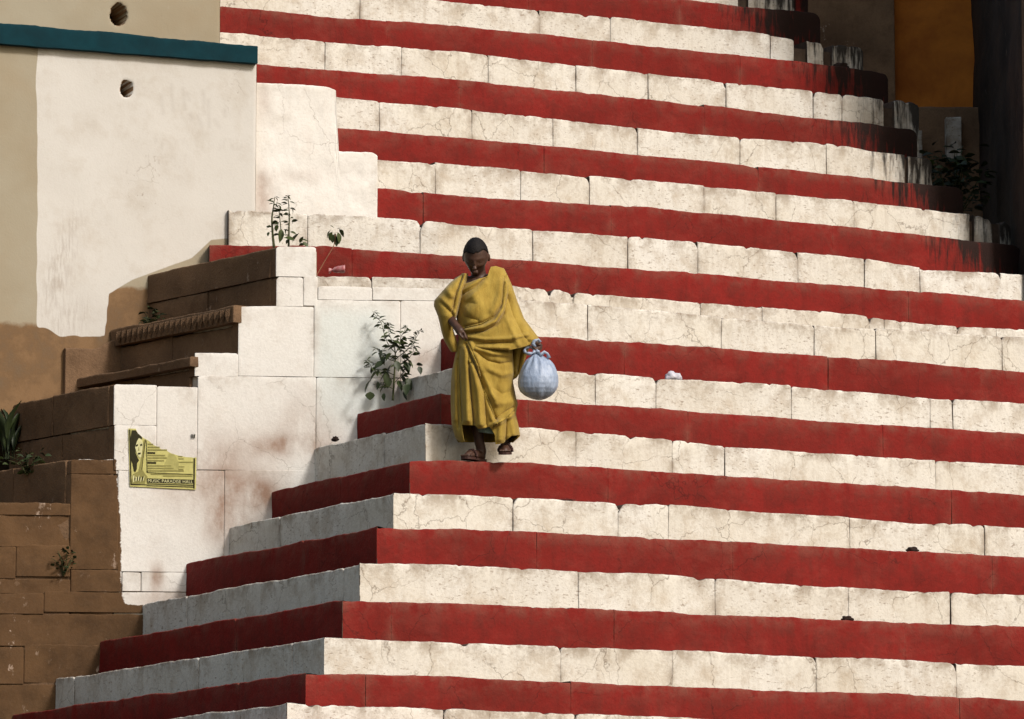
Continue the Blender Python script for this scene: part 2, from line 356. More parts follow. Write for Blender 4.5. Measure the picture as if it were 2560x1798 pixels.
# ------------------------------------------------------------------ the great stair
# name: paint, index above the step stood on, nosing points in the photograph, joints, right end, left end
LAND = 1.1                                      # the landing above step M is wider than a tread
def off(i): return T1 * i + (LAND - T1 if i > 5 else 0.0)
STEPS = {
 'ZA': ('r', 19, [(1148, -185), (1660, -125), (2000, -90)], [], 2020, 500),
 'Z': ('w', 18, [(1148, -125), (1660, -68), (1990, -32)], [1500, 1845, 1868], 1985, 500),
 'A': ('r', 17, [(800, -100), (1148, -63), (1660, -8), (1842, 14), (1990, 28), (2051, 34)], [1320, 1700], 2051, 500),
 'B': ('w', 16, [(555, -52), (800, -30), (1148, 5), (1660, 55.5), (1878, 79), (1997, 101), (2155, 118)], [900, 1349, 1525, 1926, 2010, 2065], 2158, 500),
 'C': ('r', 15, [(555, 13), (800, 41.7), (1148, 63.5), (1660, 119), (1997, 153), (2207, 181)], [968, 1480, 1850], 2219, 500),
 'D': ('w', 14, [(557, 81), (800, 104), (1148, 129), (1660, 188.5), (2015, 226), (2207, 248), (2290, 254)], [813, 1004, 1221, 1440, 1620, 1815, 2033, 2105], 2296, 500),
 'E': ('r', 13, [(643, 159), (800, 173), (1148, 200), (1660, 253), (2207, 313), (2290, 325)], [1150, 1760], 2292, 560),
 'F': ('w', 12, [(844, 244), (1148, 272), (1660, 327), (2057, 359), (2303, 393)], [948, 1180, 1382, 1594, 1850, 2066, 2266], 2330, 838),
 'G': ('r', 11, [(848, 321), (1148, 345), (1660, 391), (2267, 456), (2408, 470)], [1360, 1895], 2408, 840),
 'H': ('w', 10, [(943, 397), (1148, 412.7), (1660, 455.5), (2128, 502), (2374, 530), (2424, 535), (2523, 556)], [1089, 1302, 1474, 1760, 1940, 2135, 2305, 2428, 2478], 2526, 936),
 'I': ('r', 9, [(943, 468), (1148, 490), (1660, 521), (2057, 559.5), (2422, 601), (2549, 615)], [1058, 1528, 2080], 2552, 938),
 'J': ('w', 8, [(575, 526), (800, 536.5), (939, 544), (1148, 561.5), (1660, 598), (2160, 645), (2315, 673), (2560, 685)], [770, 1050, 1332, 1570, 1744, 1995, 2160, 2300, 2502, 2700], 2900, 572),
 'K': ('r', 7, [(528, 611), (800, 617), (1148, 638), (1660, 678), (2057, 709), (2319, 731), (2560, 751)], [880, 1440, 2270], 2920, 524),
 'L': ('w', 6, [(700, 686), (794, 688), (900, 691), (1148, 702), (1279, 714), (1430, 730), (1660, 748.6), (2057, 778), (2311, 810), (2560, 824)], [930, 1375, 1433, 1751, 1905, 2173, 2210, 2392, 2491], 2940, 740),
 'M': ('w', 5, [(1200, 742), (1288, 746), (1660, 779), (2037, 814), (2188, 822), (2493, 840), (2560, 842)], [1470, 1803, 2035, 2190, 2505], 2960, None),
 'N': ('r', 4, [(1180, 828), (1349, 838), (1660, 858), (2057, 889.5), (2386, 915), (2560, 929)], [1560, 2070], 2980, 'c'),
 'O': ('w', 3, [(1140, 917), (1394, 929), (1660, 945), (1977, 965), (2323, 995), (2560, 1007)], [1488, 1640, 1978, 2325, 2382], 3000, 'c'),
 'P': ('r', 2, [(1100, 984), (1292, 998), (1660, 1022.5), (2009, 1050), (2319, 1068), (2560, 1084)], [1320, 1720, 2207], 3020, 'c'),
 'Q': ('w', 1, [(1063, 1059), (1296, 1068), (1660, 1095), (1811, 1116), (2335, 1151), (2560, 1162)], [1440, 1680, 1812, 2338], 3040, 'c'),
 'R': ('r', 0, [(1024, 1154), (1159, 1152), (1300, 1155), (1660, 1178), (2057, 1206), (2315, 1221), (2560, 1235)], [1520, 2378], 3060, 'c'),
 'S': ('w', -1, [(986, 1233), (1148, 1237), (1660, 1262), (2057, 1287), (2295, 1309), (2560, 1319)], [1282, 1545, 1671, 2125, 2461], 3080, 'c'),
 'T': ('r', -2, [(949, 1317), (1148, 1320), (1660, 1345), (2057, 1366), (2560, 1394)], [1342, 1830, 2480], 3100, 'c'),
 'U': ('w', -3, [(907, 1412), (1148, 1415), (1660, 1438), (2057, 1467), (2560, 1488)], [1447, 1788, 2120, 2376], 3120, 'c'),
 'V': ('r', -4, [(857, 1502), (1148, 1509), (1660, 1530), (2057, 1549), (2560, 1565)], [978, 1535, 2262], 3140, 'c'),
 'W': ('w', -5, [(816, 1596), (1148, 1607), (1660, 1626), (2057, 1642), (2560, 1666)], [1402, 1680, 2040, 2391], 3160, 'c'),
 'X': ('r', -6, [(764, 1682), (1148, 1692), (1660, 1717), (2057, 1729), (2560, 1751)], [914, 1427, 2398], 3180, 'c'),
 'Y': ('w', -7, [(726, 1759), (1148, 1773), (1660, 1793), (2560, 1830)], [1110, 1436, 1980], 3200, 'c'),
}
GAPS = {'B': [(1985, 2018), (2058, 2080)], 'H': [(2424, 2434), (2480, 2499)], 'Z': [(1845, 1870)], 'D': [(2209, 2234)], 'F': [(2262, 2270)]}      # stones missing or rotted away
FLANK_JOINTS = {'S': [700], 'U': [860, 470], 'W': [733, 500, 190], 'Q': [960], 'O': [], 'T': [760], 'X': [600]}
stair = thing('staircase', (PR.x + 1.0, PR.y - 1.0, RIVER_Z), 'broad flight of riverside steps painted in red and white stripes', 'stairs')
order = list(STEPS)
WHITE_R = (M_white, M_mortar); RED_R = (M_red, M_mortar)
def corner(i): return PR - (N1 * T1 + N2 * T2) * i
step_z = {}
def nt(p):                                       # chipped stone corners: most joints are tight, a few are broken open
    q = random.random()
    if p == 'r': return 0.012 * random.random() if q > 0.6 else 0.0
    return 0.0 if q < 0.35 else (0.02 * random.random() if q < 0.75 else random.uniform(0.03, 0.07))
TW = T1                                          # left runs of J, K, L stand parallel to the retaining wall
for idx, key in enumerate(order):
    paint, i, pts, joints, rend, lend = STEPS[key]
    p0 = PR - N1 * off(i)
    bend = None
    if key in 'JKL':
        la, bx_ = {'J': (R(15), 1095), 'K': (R(9), 1150), 'L': (R(8), 1190)}[key]
        EL, NL = Vector((math.cos(la), math.sin(la), 0)), Vector((math.sin(la), -math.cos(la), 0))
        q0 = on_plane(bx_, lerp_pts(pts, bx_), p0, N1); bend = Vector((q0.x, q0.y, 0))
        if key == 'J': J_LINE = (bend, EL, NL)
    if key == 'M':
        bend = p0 + E1 * cross2(p0, E1, PW, EW)
    c = corner(i) if lend == 'c' else None
    origin = bend if bend is not None else (c if c is not None else p0)
    bend_px = None
    def hit_s(x, y):
        h = on_plane(x, y, p0, N1); s = (h - origin).dot(E1)
        if bend is not None and key in 'JKL' and s < 0:
            h = on_plane(x, y, q0, NL); s = (h - origin).dot(EL)
        return s, h.z
    sz = sorted(hit_s(x, y) for x, y in pts)
    step_z[key] = sz
    f_z = lambda s, sz=sz: lerp_pts(sz, s)
    def y_of(x): return lerp_pts(pts, x)
    s_right = hit_s(rend, y_of(rend))[0]
    s_left = 0.0 if c is not None else (-0.12 if key == 'M' else hit_s(lend, y_of(lend))[0])
    if bend is not None and key in 'JKL':
        def P(s, o=origin, EL=EL, NL=NL): return (o + E1 * s, N1) if s >= 0 else (o + EL * s, NL)
    else:
        def P(s, o=origin): return (o + E1 * s, N1)
    nxt = order[idx - 1] if idx else None
    zc = f_z(max(s_left, 0.0))
    low = 0.42
    mats = WHITE_R if paint == 'w' else RED_R
    # core behind the stones
    zmin = min(z for _, z in sz)
    RC = 0.03 if key in GAPS else 0.018                 # how far the painted-over bedding lies behind the stone faces
    dpt = 1.0 if i <= 5 else 0.6
    pa = origin + E1 * s_right - N1 * RC - E1 * 0.03
    if c is not None:
        lw = cross2(c, E2, PW, EW)
        pb = c - N1 * RC - N2 * RC
        pc = c + E2 * (lw + 0.1) - N2 * RC
        poly = [pc, pb, pa, pa - N1 * dpt, pb - N1 * dpt - N2 * dpt, pc - N2 * dpt]
    elif bend is not None and key in 'JKL':
        pb = origin - N1 * RC; pc = origin + EL * (s_left + 0.03) - NL * RC
        poly = [pc, pb, pa, pa - N1 * dpt, pb - N1 * dpt, pc - NL * dpt]
    else:
        pb = origin + E1 * (s_left + 0.02) - N1 * RC
        poly = [pb, pa, pa - N1 * dpt, pb - N1 * dpt]
    step = prism('step', poly, zmin - low, zmin - 0.02, M_mortar if key in GAPS else mats[0], stair)
    # front stones
    for gp in GAPS.get(key, []): joints = [x for x in joints if not gp[0] - 3 < x < gp[1] + 3] + list(gp)
    js = sorted(hit_s(x, y_of(x))[0] for x in joints)
    js = [j for j in js if s_left + 0.1 < j < s_right - 0.04]
    if rend > 2700:
        k = js[-1] if js else 0
        while k < s_right - 1.2: k += random.uniform(0.8, 1.4); js.append(k)
    cuts = [s_left] + js + [s_right]
    mould_end = rend < 2600
    for a in range(len(cuts) - 1):
        g = 0.0005 if paint == 'r' else random.choice((0.0006, 0.0008, 0.0012, 0.003))
        xm = None
        if key in GAPS:
            mid = (cuts[a] + cuts[a + 1]) / 2
            if any(hit_s(g0, y_of(g0))[0] < mid < hit_s(g1, y_of(g1))[0] for g0, g1 in GAPS[key]): continue
        sa = cuts[a] + (g if a else 0.0); sb = cuts[a + 1] - (g if a < len(cuts) - 2 else 0.0)
        def afn(v, s, t, sr=s_right, me=mould_end, pk=paint):
            m = 0.0
            if me:
                dd = sr - s
                reach = (1.15 if pk == 'w' else 1.5) + 0.5 * nz(v.z * 1.3, 4.0)
                m = max(0.0, 1 - dd / reach) * (0.55 if pk == 'w' else 0.72) * (0.55 + 0.6 * t)
            return {'mould': m}
        cl = (lambda s: max(0.0, s) + 0.004) if c is not None else None
        first_c = (c is not None and a == 0)
        rnd = random.random
        last_free = mould_end and a == len(cuts) - 2
        chips = [(random.uniform(sa, sb), random.uniform(0.006, 0.022), random.uniform(0.008, 0.035)) for _ in range(random.choice((0, 1, 1, 2, 3)))] if paint == 'w' else [(random.uniform(sa, sb), random.uniform(0.004, 0.012), random.uniform(0.01, 0.05)) for _ in range(random.choice((0, 1, 2)))]
        block('stone', P, lambda s, z=zmin, lo=low: z - lo, f_z, sa, sb, mats, step, min(dpt, 0.5) if i != 5 else 0.9,
              seed=idx * 7.3 + a * 1.9, amp=0.009 if paint == 'w' else 0.007, r=0.013,
              notch=(0 if a == 0 else nt(paint), 0 if a == len(cuts) - 2 else nt(paint)), er_r=random.choice((0.002, 0.003, 0.005, 0.008)) if paint == 'w' else 0.0015,
              end_round=(0 if (first_c or (key == 'M' and a == 0)) else 1, 1), attr_fn=afn, clamp=cl, chips=chips, res=0.022,
              end_cap_r=0.07 if last_free else None)
    # stones of the shaded side, left of the corner
    if c is not None:
        lw = cross2(c, E2, PW, EW) + 0.12
        zcor = f_z(0.0)
        def PF(u, c=c): return (c + E2 * u, N2)
        def u_of(x):
            h = on_plane(x, 1300, c, N2); return (h - c).dot(E2)
        fj = sorted(u_of(x) for x in FLANK_JOINTS.get(key, []))
        if not fj and lw > 1.2: fj = [lw * random.uniform(0.4, 0.65)]
        fj = [u for u in fj if 0.15 < u < lw - 0.2]
        cuts = [0.0] + fj + [lw]
        for a in range(len(cuts) - 1):
            g = 0.003
            block('stone', lambda s, PF=PF: PF(s), lambda s, z=zmin, lo=low: z - lo, lambda s, zc=zcor: zc, cuts[a] + (g if a else 0), cuts[a + 1] - (g if a < len(cuts) - 2 else 0),
                  mats, step, 0.5, seed=50 + idx * 3.3 + a, amp=0.007, r=0.013, end_round=(0 if a == 0 else 1, 1), clamp=lambda s: max(0.0, s) + 0.004,
                  attr_fn=lambda v, s, t: {'mould': 0.0}, notch=(0 if a == 0 else 0.02 * random.random(), 0))
# plain lower steps down to the water, below the picture
zt = lerp_pts(step_z['Y'], 0.0); k = -8
while zt - 0.265 > RIVER_Z - 0.3:
    zt -= 0.265; c = corner(k); lw = cross2(c, E2, PW, EW)
    pa = c + E1 * 9.0; pc = c + E2 * (lw + 0.1)
    prism('step', [pc, c, pa, pa - N1 * 1.0, c - N1 * 1.0 - N2 * 1.0, pc - N2 * 1.0], zt - 0.5, zt, M_red if k % 2 == 0 else M_white, stair)
    k -= 1
# solid earth under the flight
prism('stair_core', [corner(-6) + E1 * 0.9 + E2 * 0.9, corner(-6) + E1 * 9, corner(-6) + E1 * 9 - N1 * 3.5, corner(-6) + E2 * 3.0], RIVER_Z - 1, lerp_pts(step_z['Y'], 0) - 0.45, M_mortar, stair)

M_dirtywhite = whitewash('dirty_whitewash', (0.62, 0.56, 0.50), 1.6)

def proj(P):
    v = P - CAM; k = v.dot(FW)
    return CX + FPX * v.x / k, CY - FPX * v.dot(UP) / k
# ------------------------------------------------------------------ retaining wall with its stepped left end
wall = thing('retaining_wall', (PW.x, PW.y, RIVER_Z), 'stepped ashlar retaining wall, white above and bare brown at its lower left, bearing a poster', 'wall')
def w_sz(x, y):
    h = on_plane(x, y, PW, NW); return (h - PW).dot(EW), h.z
def PWALL(s): return PW + EW * s, NW
DS = Vector((-0.61, 0.79, 0)).normalized(); NS = Vector((-DS.y, DS.x, 0)); NS = NS if NS.x < 0 else -NS
PAINT_B = [(0, -500), (1143, -500), (1150, 290), (1200, 293), (1300, 301), (1480, 304), (1508, 312), (1516, 380), (1524, 2000), (9000, 9000)]
def blob(px, py, cx_, cy_, rx, ry, rot=0.0):
    dx, dy = px - cx_, py - cy_
    a = dx * math.cos(rot) + dy * math.sin(rot); b = -dx * math.sin(rot) + dy * math.cos(rot)
    return math.exp(-((a / rx) ** 2 + (b / ry) ** 2))
def wall_attr(v, s, t):
    x, y = proj(v)
    bx = lerp_pts(PAINT_B, y)
    rust = blob(x, y, 735, 1115, 90, 26) + blob(x, y, 640, 1240, 70, 45) + blob(x, y, 575, 1310, 60, 60, 0.6) + 0.7 * blob(x, y, 520, 1180, 120, 90, -0.5) + 0.7 * blob(x, y, 770, 1060, 60, 60) \
        + 0.7 * blob(x, y, 655, 500, 22, 40) + 0.8 * blob(x, y, 1075, 900, 60, 26) + 0.8 * blob(x, y, 985, 960, 80, 30) + 0.5 * blob(x, y, 430, 1500, 110, 22) + 1.0 * blob(x, y, 392, 1448, 16, 30)
    blue = smooth(775, 810, x) * (1 - smooth(930, 1010, x)) * smooth(740, 800, y) * (1 - smooth(1000, 1120, y))
    return {'paint': max(0.0, min(1.0, 0.5 + (x - bx) / 22.0)), 'rust': min(1.3, rust * 1.5 + 0.22 * smooth(1100, 1400, y) * smooth(-0.1, 0.4, nz(x * 0.012, y * 0.006, 5))), 'blue': blue}
WB = [  # x0, x1, top, bottom in the photograph, left end of its step?
 (690, 789, 617, 691, 1), (691, 757, 692.5, 765, 1), (758.5, 793, 692.5, 764, 0),
 (795, 930, 717, 749, 0), (931.5, 1240, 721, 751, 0),
 (596, 784, 767, 940, 1), (785.5, 1000, 751, 943, 0), (1001.5, 1240, 753, 946, 0),
 (487, 594.5, 883, 940, 1),
 (285, 391, 962, 1062.5, 1), (392.5, 493, 967, 1175, 0), (286, 391, 1064, 1175, 1), (494.5, 789, 941.5, 1175.5, 0), (790.5, 1000, 944.5, 1177, 0), (1001.5, 1240, 947.5, 1180, 0),
 (177, 294, 1148, 1183.5, 1), (177, 296, 1185, 1422, 1), (177, 304, 1423.5, 1478, 1),
 (295.5, 560, 1176.5, 1429.5, 0), (561.5, 800, 1177, 1431, 0), (801.5, 1240, 1178.5, 1434, 0),
 (305.5, 352, 1431, 1477.5, 0), (353.5, 470, 1431.3, 1478, 0), (471.5, 800, 1432.5, 1480, 0),
 (-900, 176, 1252, 1282, 1), (-900, 176, 1283.2, 1362, 1), (-900, 40, 1362.8, 1441, 0), (40.6, 176, 1363.2, 1441, 1), (-900, 175.8, 1441.8, 1479, 0),
 (-900, 110, 1479.8, 1530, 0), (110.6, 520, 1480.6, 1531, 0), (-900, 400, 1531.6, 1612, 0), (-900, 60, 1612.8, 1706, 0), (60.6, 300, 1613.4, 1707, 0),
 (-900, 260, 1707.5, 1800, 0), (-900, 200, 1801, 1900, 0),
]
for n_, (x0, x1, y0, y1, lf) in enumerate(WB):
    x1 += random.choice((0.3, 0.9, 1.0)) if y0 < 1250 else 0.0; y1 += 0.0 if y0 > 1250 and x0 < 110 else random.choice((0.2, 0.8, 0.9))
    s0, zt = w_sz(x0, y0); s1, _ = w_sz(x1, y0); _, zb = w_sz((x0 + x1) / 2, y1); _, zt = w_sz((x0 + x1) / 2, y0)
    bare = y0 > 1140 and x1 < 310 or y0 > 1520
    rnd = random.random
    block('ashlar_block', PWALL, lambda s, z=zb: z, lambda s, z=zt: z, s0, s1, (M_wall, M_brown), wall, 0.07 if lf else 0.2,
          seed=200 + n_ * 2.7, res=0.022, r=0.004 if not bare else 0.007, er_r=0.004 if not bare else 0.006, amp=0.004 if not bare else 0.014, fine_top=0.004 if not bare else 0.010, zrows=max(4, int((zt - zb) / 0.03)),
          notch=(0.02 * rnd() if lf else 0.01 * rnd(), 0.012 * rnd()), attr_fn=wall_attr, inward=DS if lf else None)
for x0, x1, yt in ((-900, 176, 1257), (178, 285, 1154), (287, 486, 970), (488, 595, 888), (597, 690, 772), (692, 792, 624), (794, 1235, 724)):
    s0, zt = w_sz(x0 + 9, yt); s1, _ = w_sz(x1, yt)
    rc = 0.012 if x1 < 290 else 0.006
    a = PW + EW * s0 - NW * rc + DS * 0.02; b = PW + EW * s1 - NW * rc
    prism('wall_core', [a, b, b - NW * 0.6, a + DS * 0.6], RIVER_Z - 1, zt - 0.01, M_brown if x1 < 290 else M_dirtywhite, wall)
# left-facing risers of the side flight, running back to the bastion
JB, JE, JN = J_LINE
PT0 = JB - JN * 0.07
AT = R(21); ET = Vector((math.cos(AT), math.sin(AT), 0)); NT_ = Vector((math.sin(AT), -math.cos(AT), 0))
h = on_plane(643, 480, PT0, JN); PT = Vector((h.x, h.y, 0))
side_defs = [  # left edge x, top y, bottom y, how far proud, name
 (690, 617, 691, 0.0), (690.5, 692, 775, -0.004), (596, 764, 807, 0.05), (596, 808, 897, 0.0), (487, 893, 917, 0.05), (487, 918, 972, -0.01),
 (285, 961, 1062, 0.0), (285.5, 1063, 1150, -0.006), (177, 1147, 1258, 0.0)]
for n_, (x, y0, y1, pr) in enumerate(side_defs):
    s, zt = w_sz(x, y0); _, zb = w_sz(x, y1)
    base = PW + EW * s + NS * pr
    ln = cross2(base, DS, PT, ET) + 0.06
    cuts = [0.065 if pr <= 0 else -0.012, ln * random.uniform(0.45, 0.6), ln] if n_ not in (2, 4) else [-0.012, ln - 0.07]
    for a in range(len(cuts) - 1):
        block('riser_slab', lambda u, b=base: (b + DS * u, NS), lambda u, z=zb: z, lambda u, z=zt: z, cuts[a], cuts[a + 1] - 0.002, (M_brown, M_brown), wall, 0.34,
              seed=400 + n_ * 3.1 + a, res=0.03, r=0.015, amp=0.012, fine_top=0.008, notch=(0, 0.0), zrows=5, end_round=(0 if a else 1, 1))
    if n_ == 2:                                           # row of carved leaves along the lip
        lm = bpy.data.meshes.new('carved_leaf')
        pts = [(-0.5, 0.5, 0), (0.5, 0.5, 0), (0.42, 0.0, 0.0), (0.0, -0.55, 0), (-0.42, 0.0, 0), (0, 0.35, 1), (0, -0.1, 1.1)]
        lm.from_pydata(pts, [], [(0, 5, 1)[::-1], (1, 5, 6, 2)[::-1], (2, 6, 3)[::-1], (3, 6, 4)[::-1], (4, 6, 5, 0)[::-1]])
        lm.materials.append(M_brown)
        q = 0.05
        while q < ln - 0.12:
            o = bpy.data.objects.new('carved_leaf', lm)
            c = base + DS * q + NS * 0.004; c.z = zb + (zt - zb) * 0.42
            mm = Matrix((( DS.x * 0.062, 0, NS.x * 0.022, c.x), (DS.y * 0.062, 0, NS.y * 0.022, c.y), (0, (zt - zb) * 0.8, 0, c.z), (0, 0, 0, 1)))
            link(o, wall); o.matrix_world = mm
            q += 0.071

# ------------------------------------------------------------------ bastion on the left
tower = thing('bastion', (PT.x - 1.2, PT.y - 0.4, RIVER_Z), 'tall plastered bastion with a teal band and a whitewashed patch', 'tower')
def t_sz(x, y, p=PT):
    h = on_plane(x, y, p, NT_); return (h - p).dot(ET), h.z
HOLES = [(317, 221, 14, 19, 0.6), (297, 36, 19, 27, 0.5)]
GHOST = [(403, 238, 408, 285), (428, 212, 433, 276), (458, 222, 462, 272), (468, 236, 474, 250), (508, 228, 512, 284), (520, 250, 523, 318), (536, 300, 548, 318), (476, 285, 480, 300), (495, 290, 505, 318), (560, 275, 563, 290)]
def seg_d(px, py, x0, y0, x1, y1):
    dx, dy = x1 - x0, y1 - y0; l = dx * dx + dy * dy
    u = max(0, min(1, ((px - x0) * dx + (py - y0) * dy) / l)) if l else 0
    return math.hypot(px - x0 - dx * u, py - y0 - dy * u)
def tower_face(name, x0, x1, y0, y1, plane, res, painted):
    s0, zt = t_sz(x0, y0, plane); s1, _ = t_sz(x1, y0, plane); _, zt = t_sz((x0 + x1) / 2, y0, plane); _, zb = t_sz((x0 + x1) / 2, y1, plane)
    ns, nzr = int((s1 - s0) / res), int((zt - zb) / res)
    verts, faces, A = [], [], {'paint': [], 'stone': [], 'scuff': [], 'ghost': []}
    for i in range(ns + 1):
        s = s0 + (s1 - s0) * i / ns
        for j in range(nzr + 1):
            z = zb + (zt - zb) * j / nzr
            p = plane + ET * s; p = Vector((p.x, p.y, z)); px, py = proj(p)
            inside = 0.0
            o = 0.008 * nz(s * 0.9, z * 0.9, 3) + 0.003 * nz(s * 4, z * 4, 8)
            e = (s1 - s) / 0.015
            if e < 1: o -= 0.012 * (1 - e)
            for hx, hy, rx, ry, dp in HOLES:
                d = math.hypot((px - hx) / rx, (py - hy) / ry) + 0.22 * nz(px * 0.07, py * 0.07, hx)
                if d < 1.12: inside = 1.0
                if d < 1: o -= dp
                elif d < 1.5: o -= 0.02 * (1.5 - d) ** 1.5
            verts.append(p + NT_ * o)
            wob = 6 * nz(px * 0.012, py * 0.012, 1)
            if painted:
                bx = 92 + wob + max(0, (py - 600) * -0.0)
                lo = 842 + 14 * nz(px * 0.02, 5) - 55 * smooth(165, 95, px) * 0 + (-22 if px < 150 else 0) * smooth(150, 100, px)
                right_lim = 285 + (845 - py) * 0.35
                lo2 = 842 if px < 262 else lerp_pts([(262, 842), (272, 735), (330, 700), (480, 645), (528, 600), (700, 585)], px)
                pt = smooth(bx - 8, bx + 8, px) * (1 - smooth(min(lo, lo2) - 12, min(lo, lo2) + 12, py))
                st = smooth(760, 860, py + 0.25 * px * 0) + 0.8 * blob(px, py, 50, 560, 26, 30) * 0.45 + smooth(0, 1, (py - 690) / 60.0) * (1 if px > 262 else 0)
                sf = blob(px, py, 160, 640, 30, 110, 0.25) + 0.9 * blob(px, py, 175, 800, 40, 60, 0.6) + 0.6 * blob(px, py, 130, 720, 25, 60, 0.3) + 0.35 * blob(px, py, 560, 590, 90, 14)
            else: pt, st, sf = 0.35 * 0, 0.0, 0.0
            gh = 0.0
            for g in GHOST: gh = max(gh, 1 - seg_d(px, py, *g) / 8.0)
            if 340 < px < 610 and 345 < py < 375: gh = max(gh, 0.55 * max(0, nz(px * 0.11, py * 0.05, 2)) * 2)
            if 358 < px < 480 and 385 < py < 425: gh = max(gh, 0.45 * max(0, nz(px * 0.12, py * 0.05, 9)) * 2)
            if inside: pt, st, sf = 0.0, 1.0, 1.0  # inside the holes: bare stone, darkened by scuff colour to deepen the shade
            A['paint'].append(0.0 if inside else (pt if painted else 0.40)); A['stone'].append(min(1, st)); A['scuff'].append(min(1, sf)); A['ghost'].append(max(0, gh))
    for i in range(ns):
        for j in range(nzr):
            a = i * (nzr + 1) + j; faces.append((a, a + nzr + 1, a + nzr + 2, a + 1))
    o = mesh_obj(name, verts, faces, M_tower, tower, True, A)
    return s0, s1, zb, zt
s0, s1, zb, zt = tower_face('wall_face', -240, 643, 90, 1090, PT, 0.0115, True)
tower_face('wall_face', -1000, -240.5, 90, 1090, PT, 0.05, True)
e = PT + ET * s1
BK = Vector((-ET.y, ET.x, 0))
mesh_obj('wall_return', [Vector((e.x, e.y, zb)) - NT_ * 0.008, Vector((e.x, e.y, zb)) + BK * 3, Vector((e.x, e.y, zt)) + BK * 3, Vector((e.x, e.y, zt)) - NT_ * 0.008], [(0, 1, 2, 3)], M_tower, tower, False,
         {'paint': [0.3] * 4, 'stone': [0.2] * 4, 'scuff': [0.0] * 4, 'ghost': [0.0] * 4})
PU = PT - NT_ * 0.05
s0, s1, zb, zt = tower_face('upper_wall_face', -240, 555, -420, 118, PU, 0.0115, False)
tower_face('upper_wall_face', -1000, -240.5, -420, 118, PU, 0.05, False)
e = PU + ET * s1
mesh_obj('wall_return', [Vector((e.x, e.y, zb)) - NT_ * 0.008, Vector((e.x, e.y, zb)) + BK * 3, Vector((e.x, e.y, zt)) + BK * 3, Vector((e.x, e.y, zt)) - NT_ * 0.008], [(0, 1, 2, 3)], M_tower, tower, False,
         {'paint': [0.0] * 4, 'stone': [0.0] * 4, 'scuff': [0.0] * 4, 'ghost': [0.0] * 4})
# solid body and teal string course
_, z_hi = t_sz(300, -420); _, z_b0 = t_sz(636, 162); _, z_b1 = t_sz(636, 119)
sl_, _ = t_sz(-1000, 100); sr_, _ = t_sz(646, 120)
a = PT + ET * sl_ - NT_ * 0.4; b = PT + ET * (sr_ - 0.35) - NT_ * 0.4
prism('bastion_core', [a, b, b + BK * 2.6, a + BK * 2.6], RIVER_Z, z_hi - 0.05, M_mortar, tower)
_, zl0 = t_sz(0, 113); _, zl1 = t_sz(0, 60)
slx = t_sz(0, 90)[0]; srx = t_sz(636, 140)[0]
zfb = lambda s: z_b0 + (zl0 - z_b0) * (s - srx) / (slx - srx); zft = lambda s: z_b1 + (zl1 - z_b1) * (s - srx) / (slx - srx)
PTT = PT + NT_ * 0.06
sr_, _ = t_sz(645, 140, PTT)
block('string_course', lambda s: (PTT + ET * s, NT_), lambda s: zfb(s) + 0.006 * nz(s * 5, 2), zft, t_sz(-1000, 90, PTT)[0], sr_, M_teal, tower, 0.2, res=0.02, r=0.014, amp=0.006, fine_top=0.008, seed=31)
er = PTT + ET * sr_
block('string_course', lambda u: (er + BK * (u + 0.015) - ET * 0.005, ET), lambda u: zfb(sr_), lambda u: zft(sr_) - 0.004, 0.0, 1.2, M_teal, tower, 0.15, res=0.05, seed=77)
# low plinth of the bastion behind the side flight
s0_, zt_ = t_sz(159, 872); s1_, _ = t_sz(300, 872); _, zb_ = t_sz(220, 1010)
block('plinth', lambda s: (PT + NT_ * 0.05 + ET * s, NT_), lambda s: zb_, lambda s: zt_ + 0.10 * smooth(s0_ + 0.2, s1_, s), s0_, s1_, M_brown, tower, 0.12, res=0.03, amp=0.008, seed=63)

# ------------------------------------------------------------------ cheek wall between bastion and stair
PC = JB - JN * 0.12
def c_sz(x, y):
    h = on_plane(x, y, PC, JN); return (h - PC).dot(JE), h.z
ca, _ = c_sz(585, 300); cb, _ = c_sz(845, 300); cc, _ = c_sz(944, 450)
_, z1 = c_sz(740, 212); _, z2 = c_sz(890, 379); _, z0 = c_sz(800, 570)
cheek = thing('cheek_wall', (PC.x + JE.x * (ca + cb) / 2, PC.y + JE.y * (ca + cb) / 2, z0), 'white plastered cheek wall with a stepped top beside the bastion', 'wall')
def chz(s):
    t = smooth(cb - 0.018, cb + 0.006, s)
    z = z1 - 0.02 * smooth(cb - 0.10, cb, s) * (1 - t); 
    e = max(0.0, 1 - (cc - s) / 0.05)
    return z + (z2 - 0.025 * e * e - z) * t
def cheek_attr(v, s, t):
    x, y = proj(v)
    return {'paint': 1.0, 'rust': min(1.0, blob(x, y, 655, 480, 30, 70) + 0.5 * blob(x, y, 660, 250, 20, 60) + 0.5 * blob(x, y, 760, 440, 90, 18) + 0.35 * blob(x, y, 772, 360, 8, 26)), 'blue': 0.0}
block('wall_face', lambda s: (PC + JE * s, JN), lambda s: z0, chz, ca, cc, (M_wall, M_wall), cheek, 0.5, res=0.012, r=0.014, amp=0.010, seed=91, zrows=40, attr_fn=cheek_attr, fine_top=0.006)

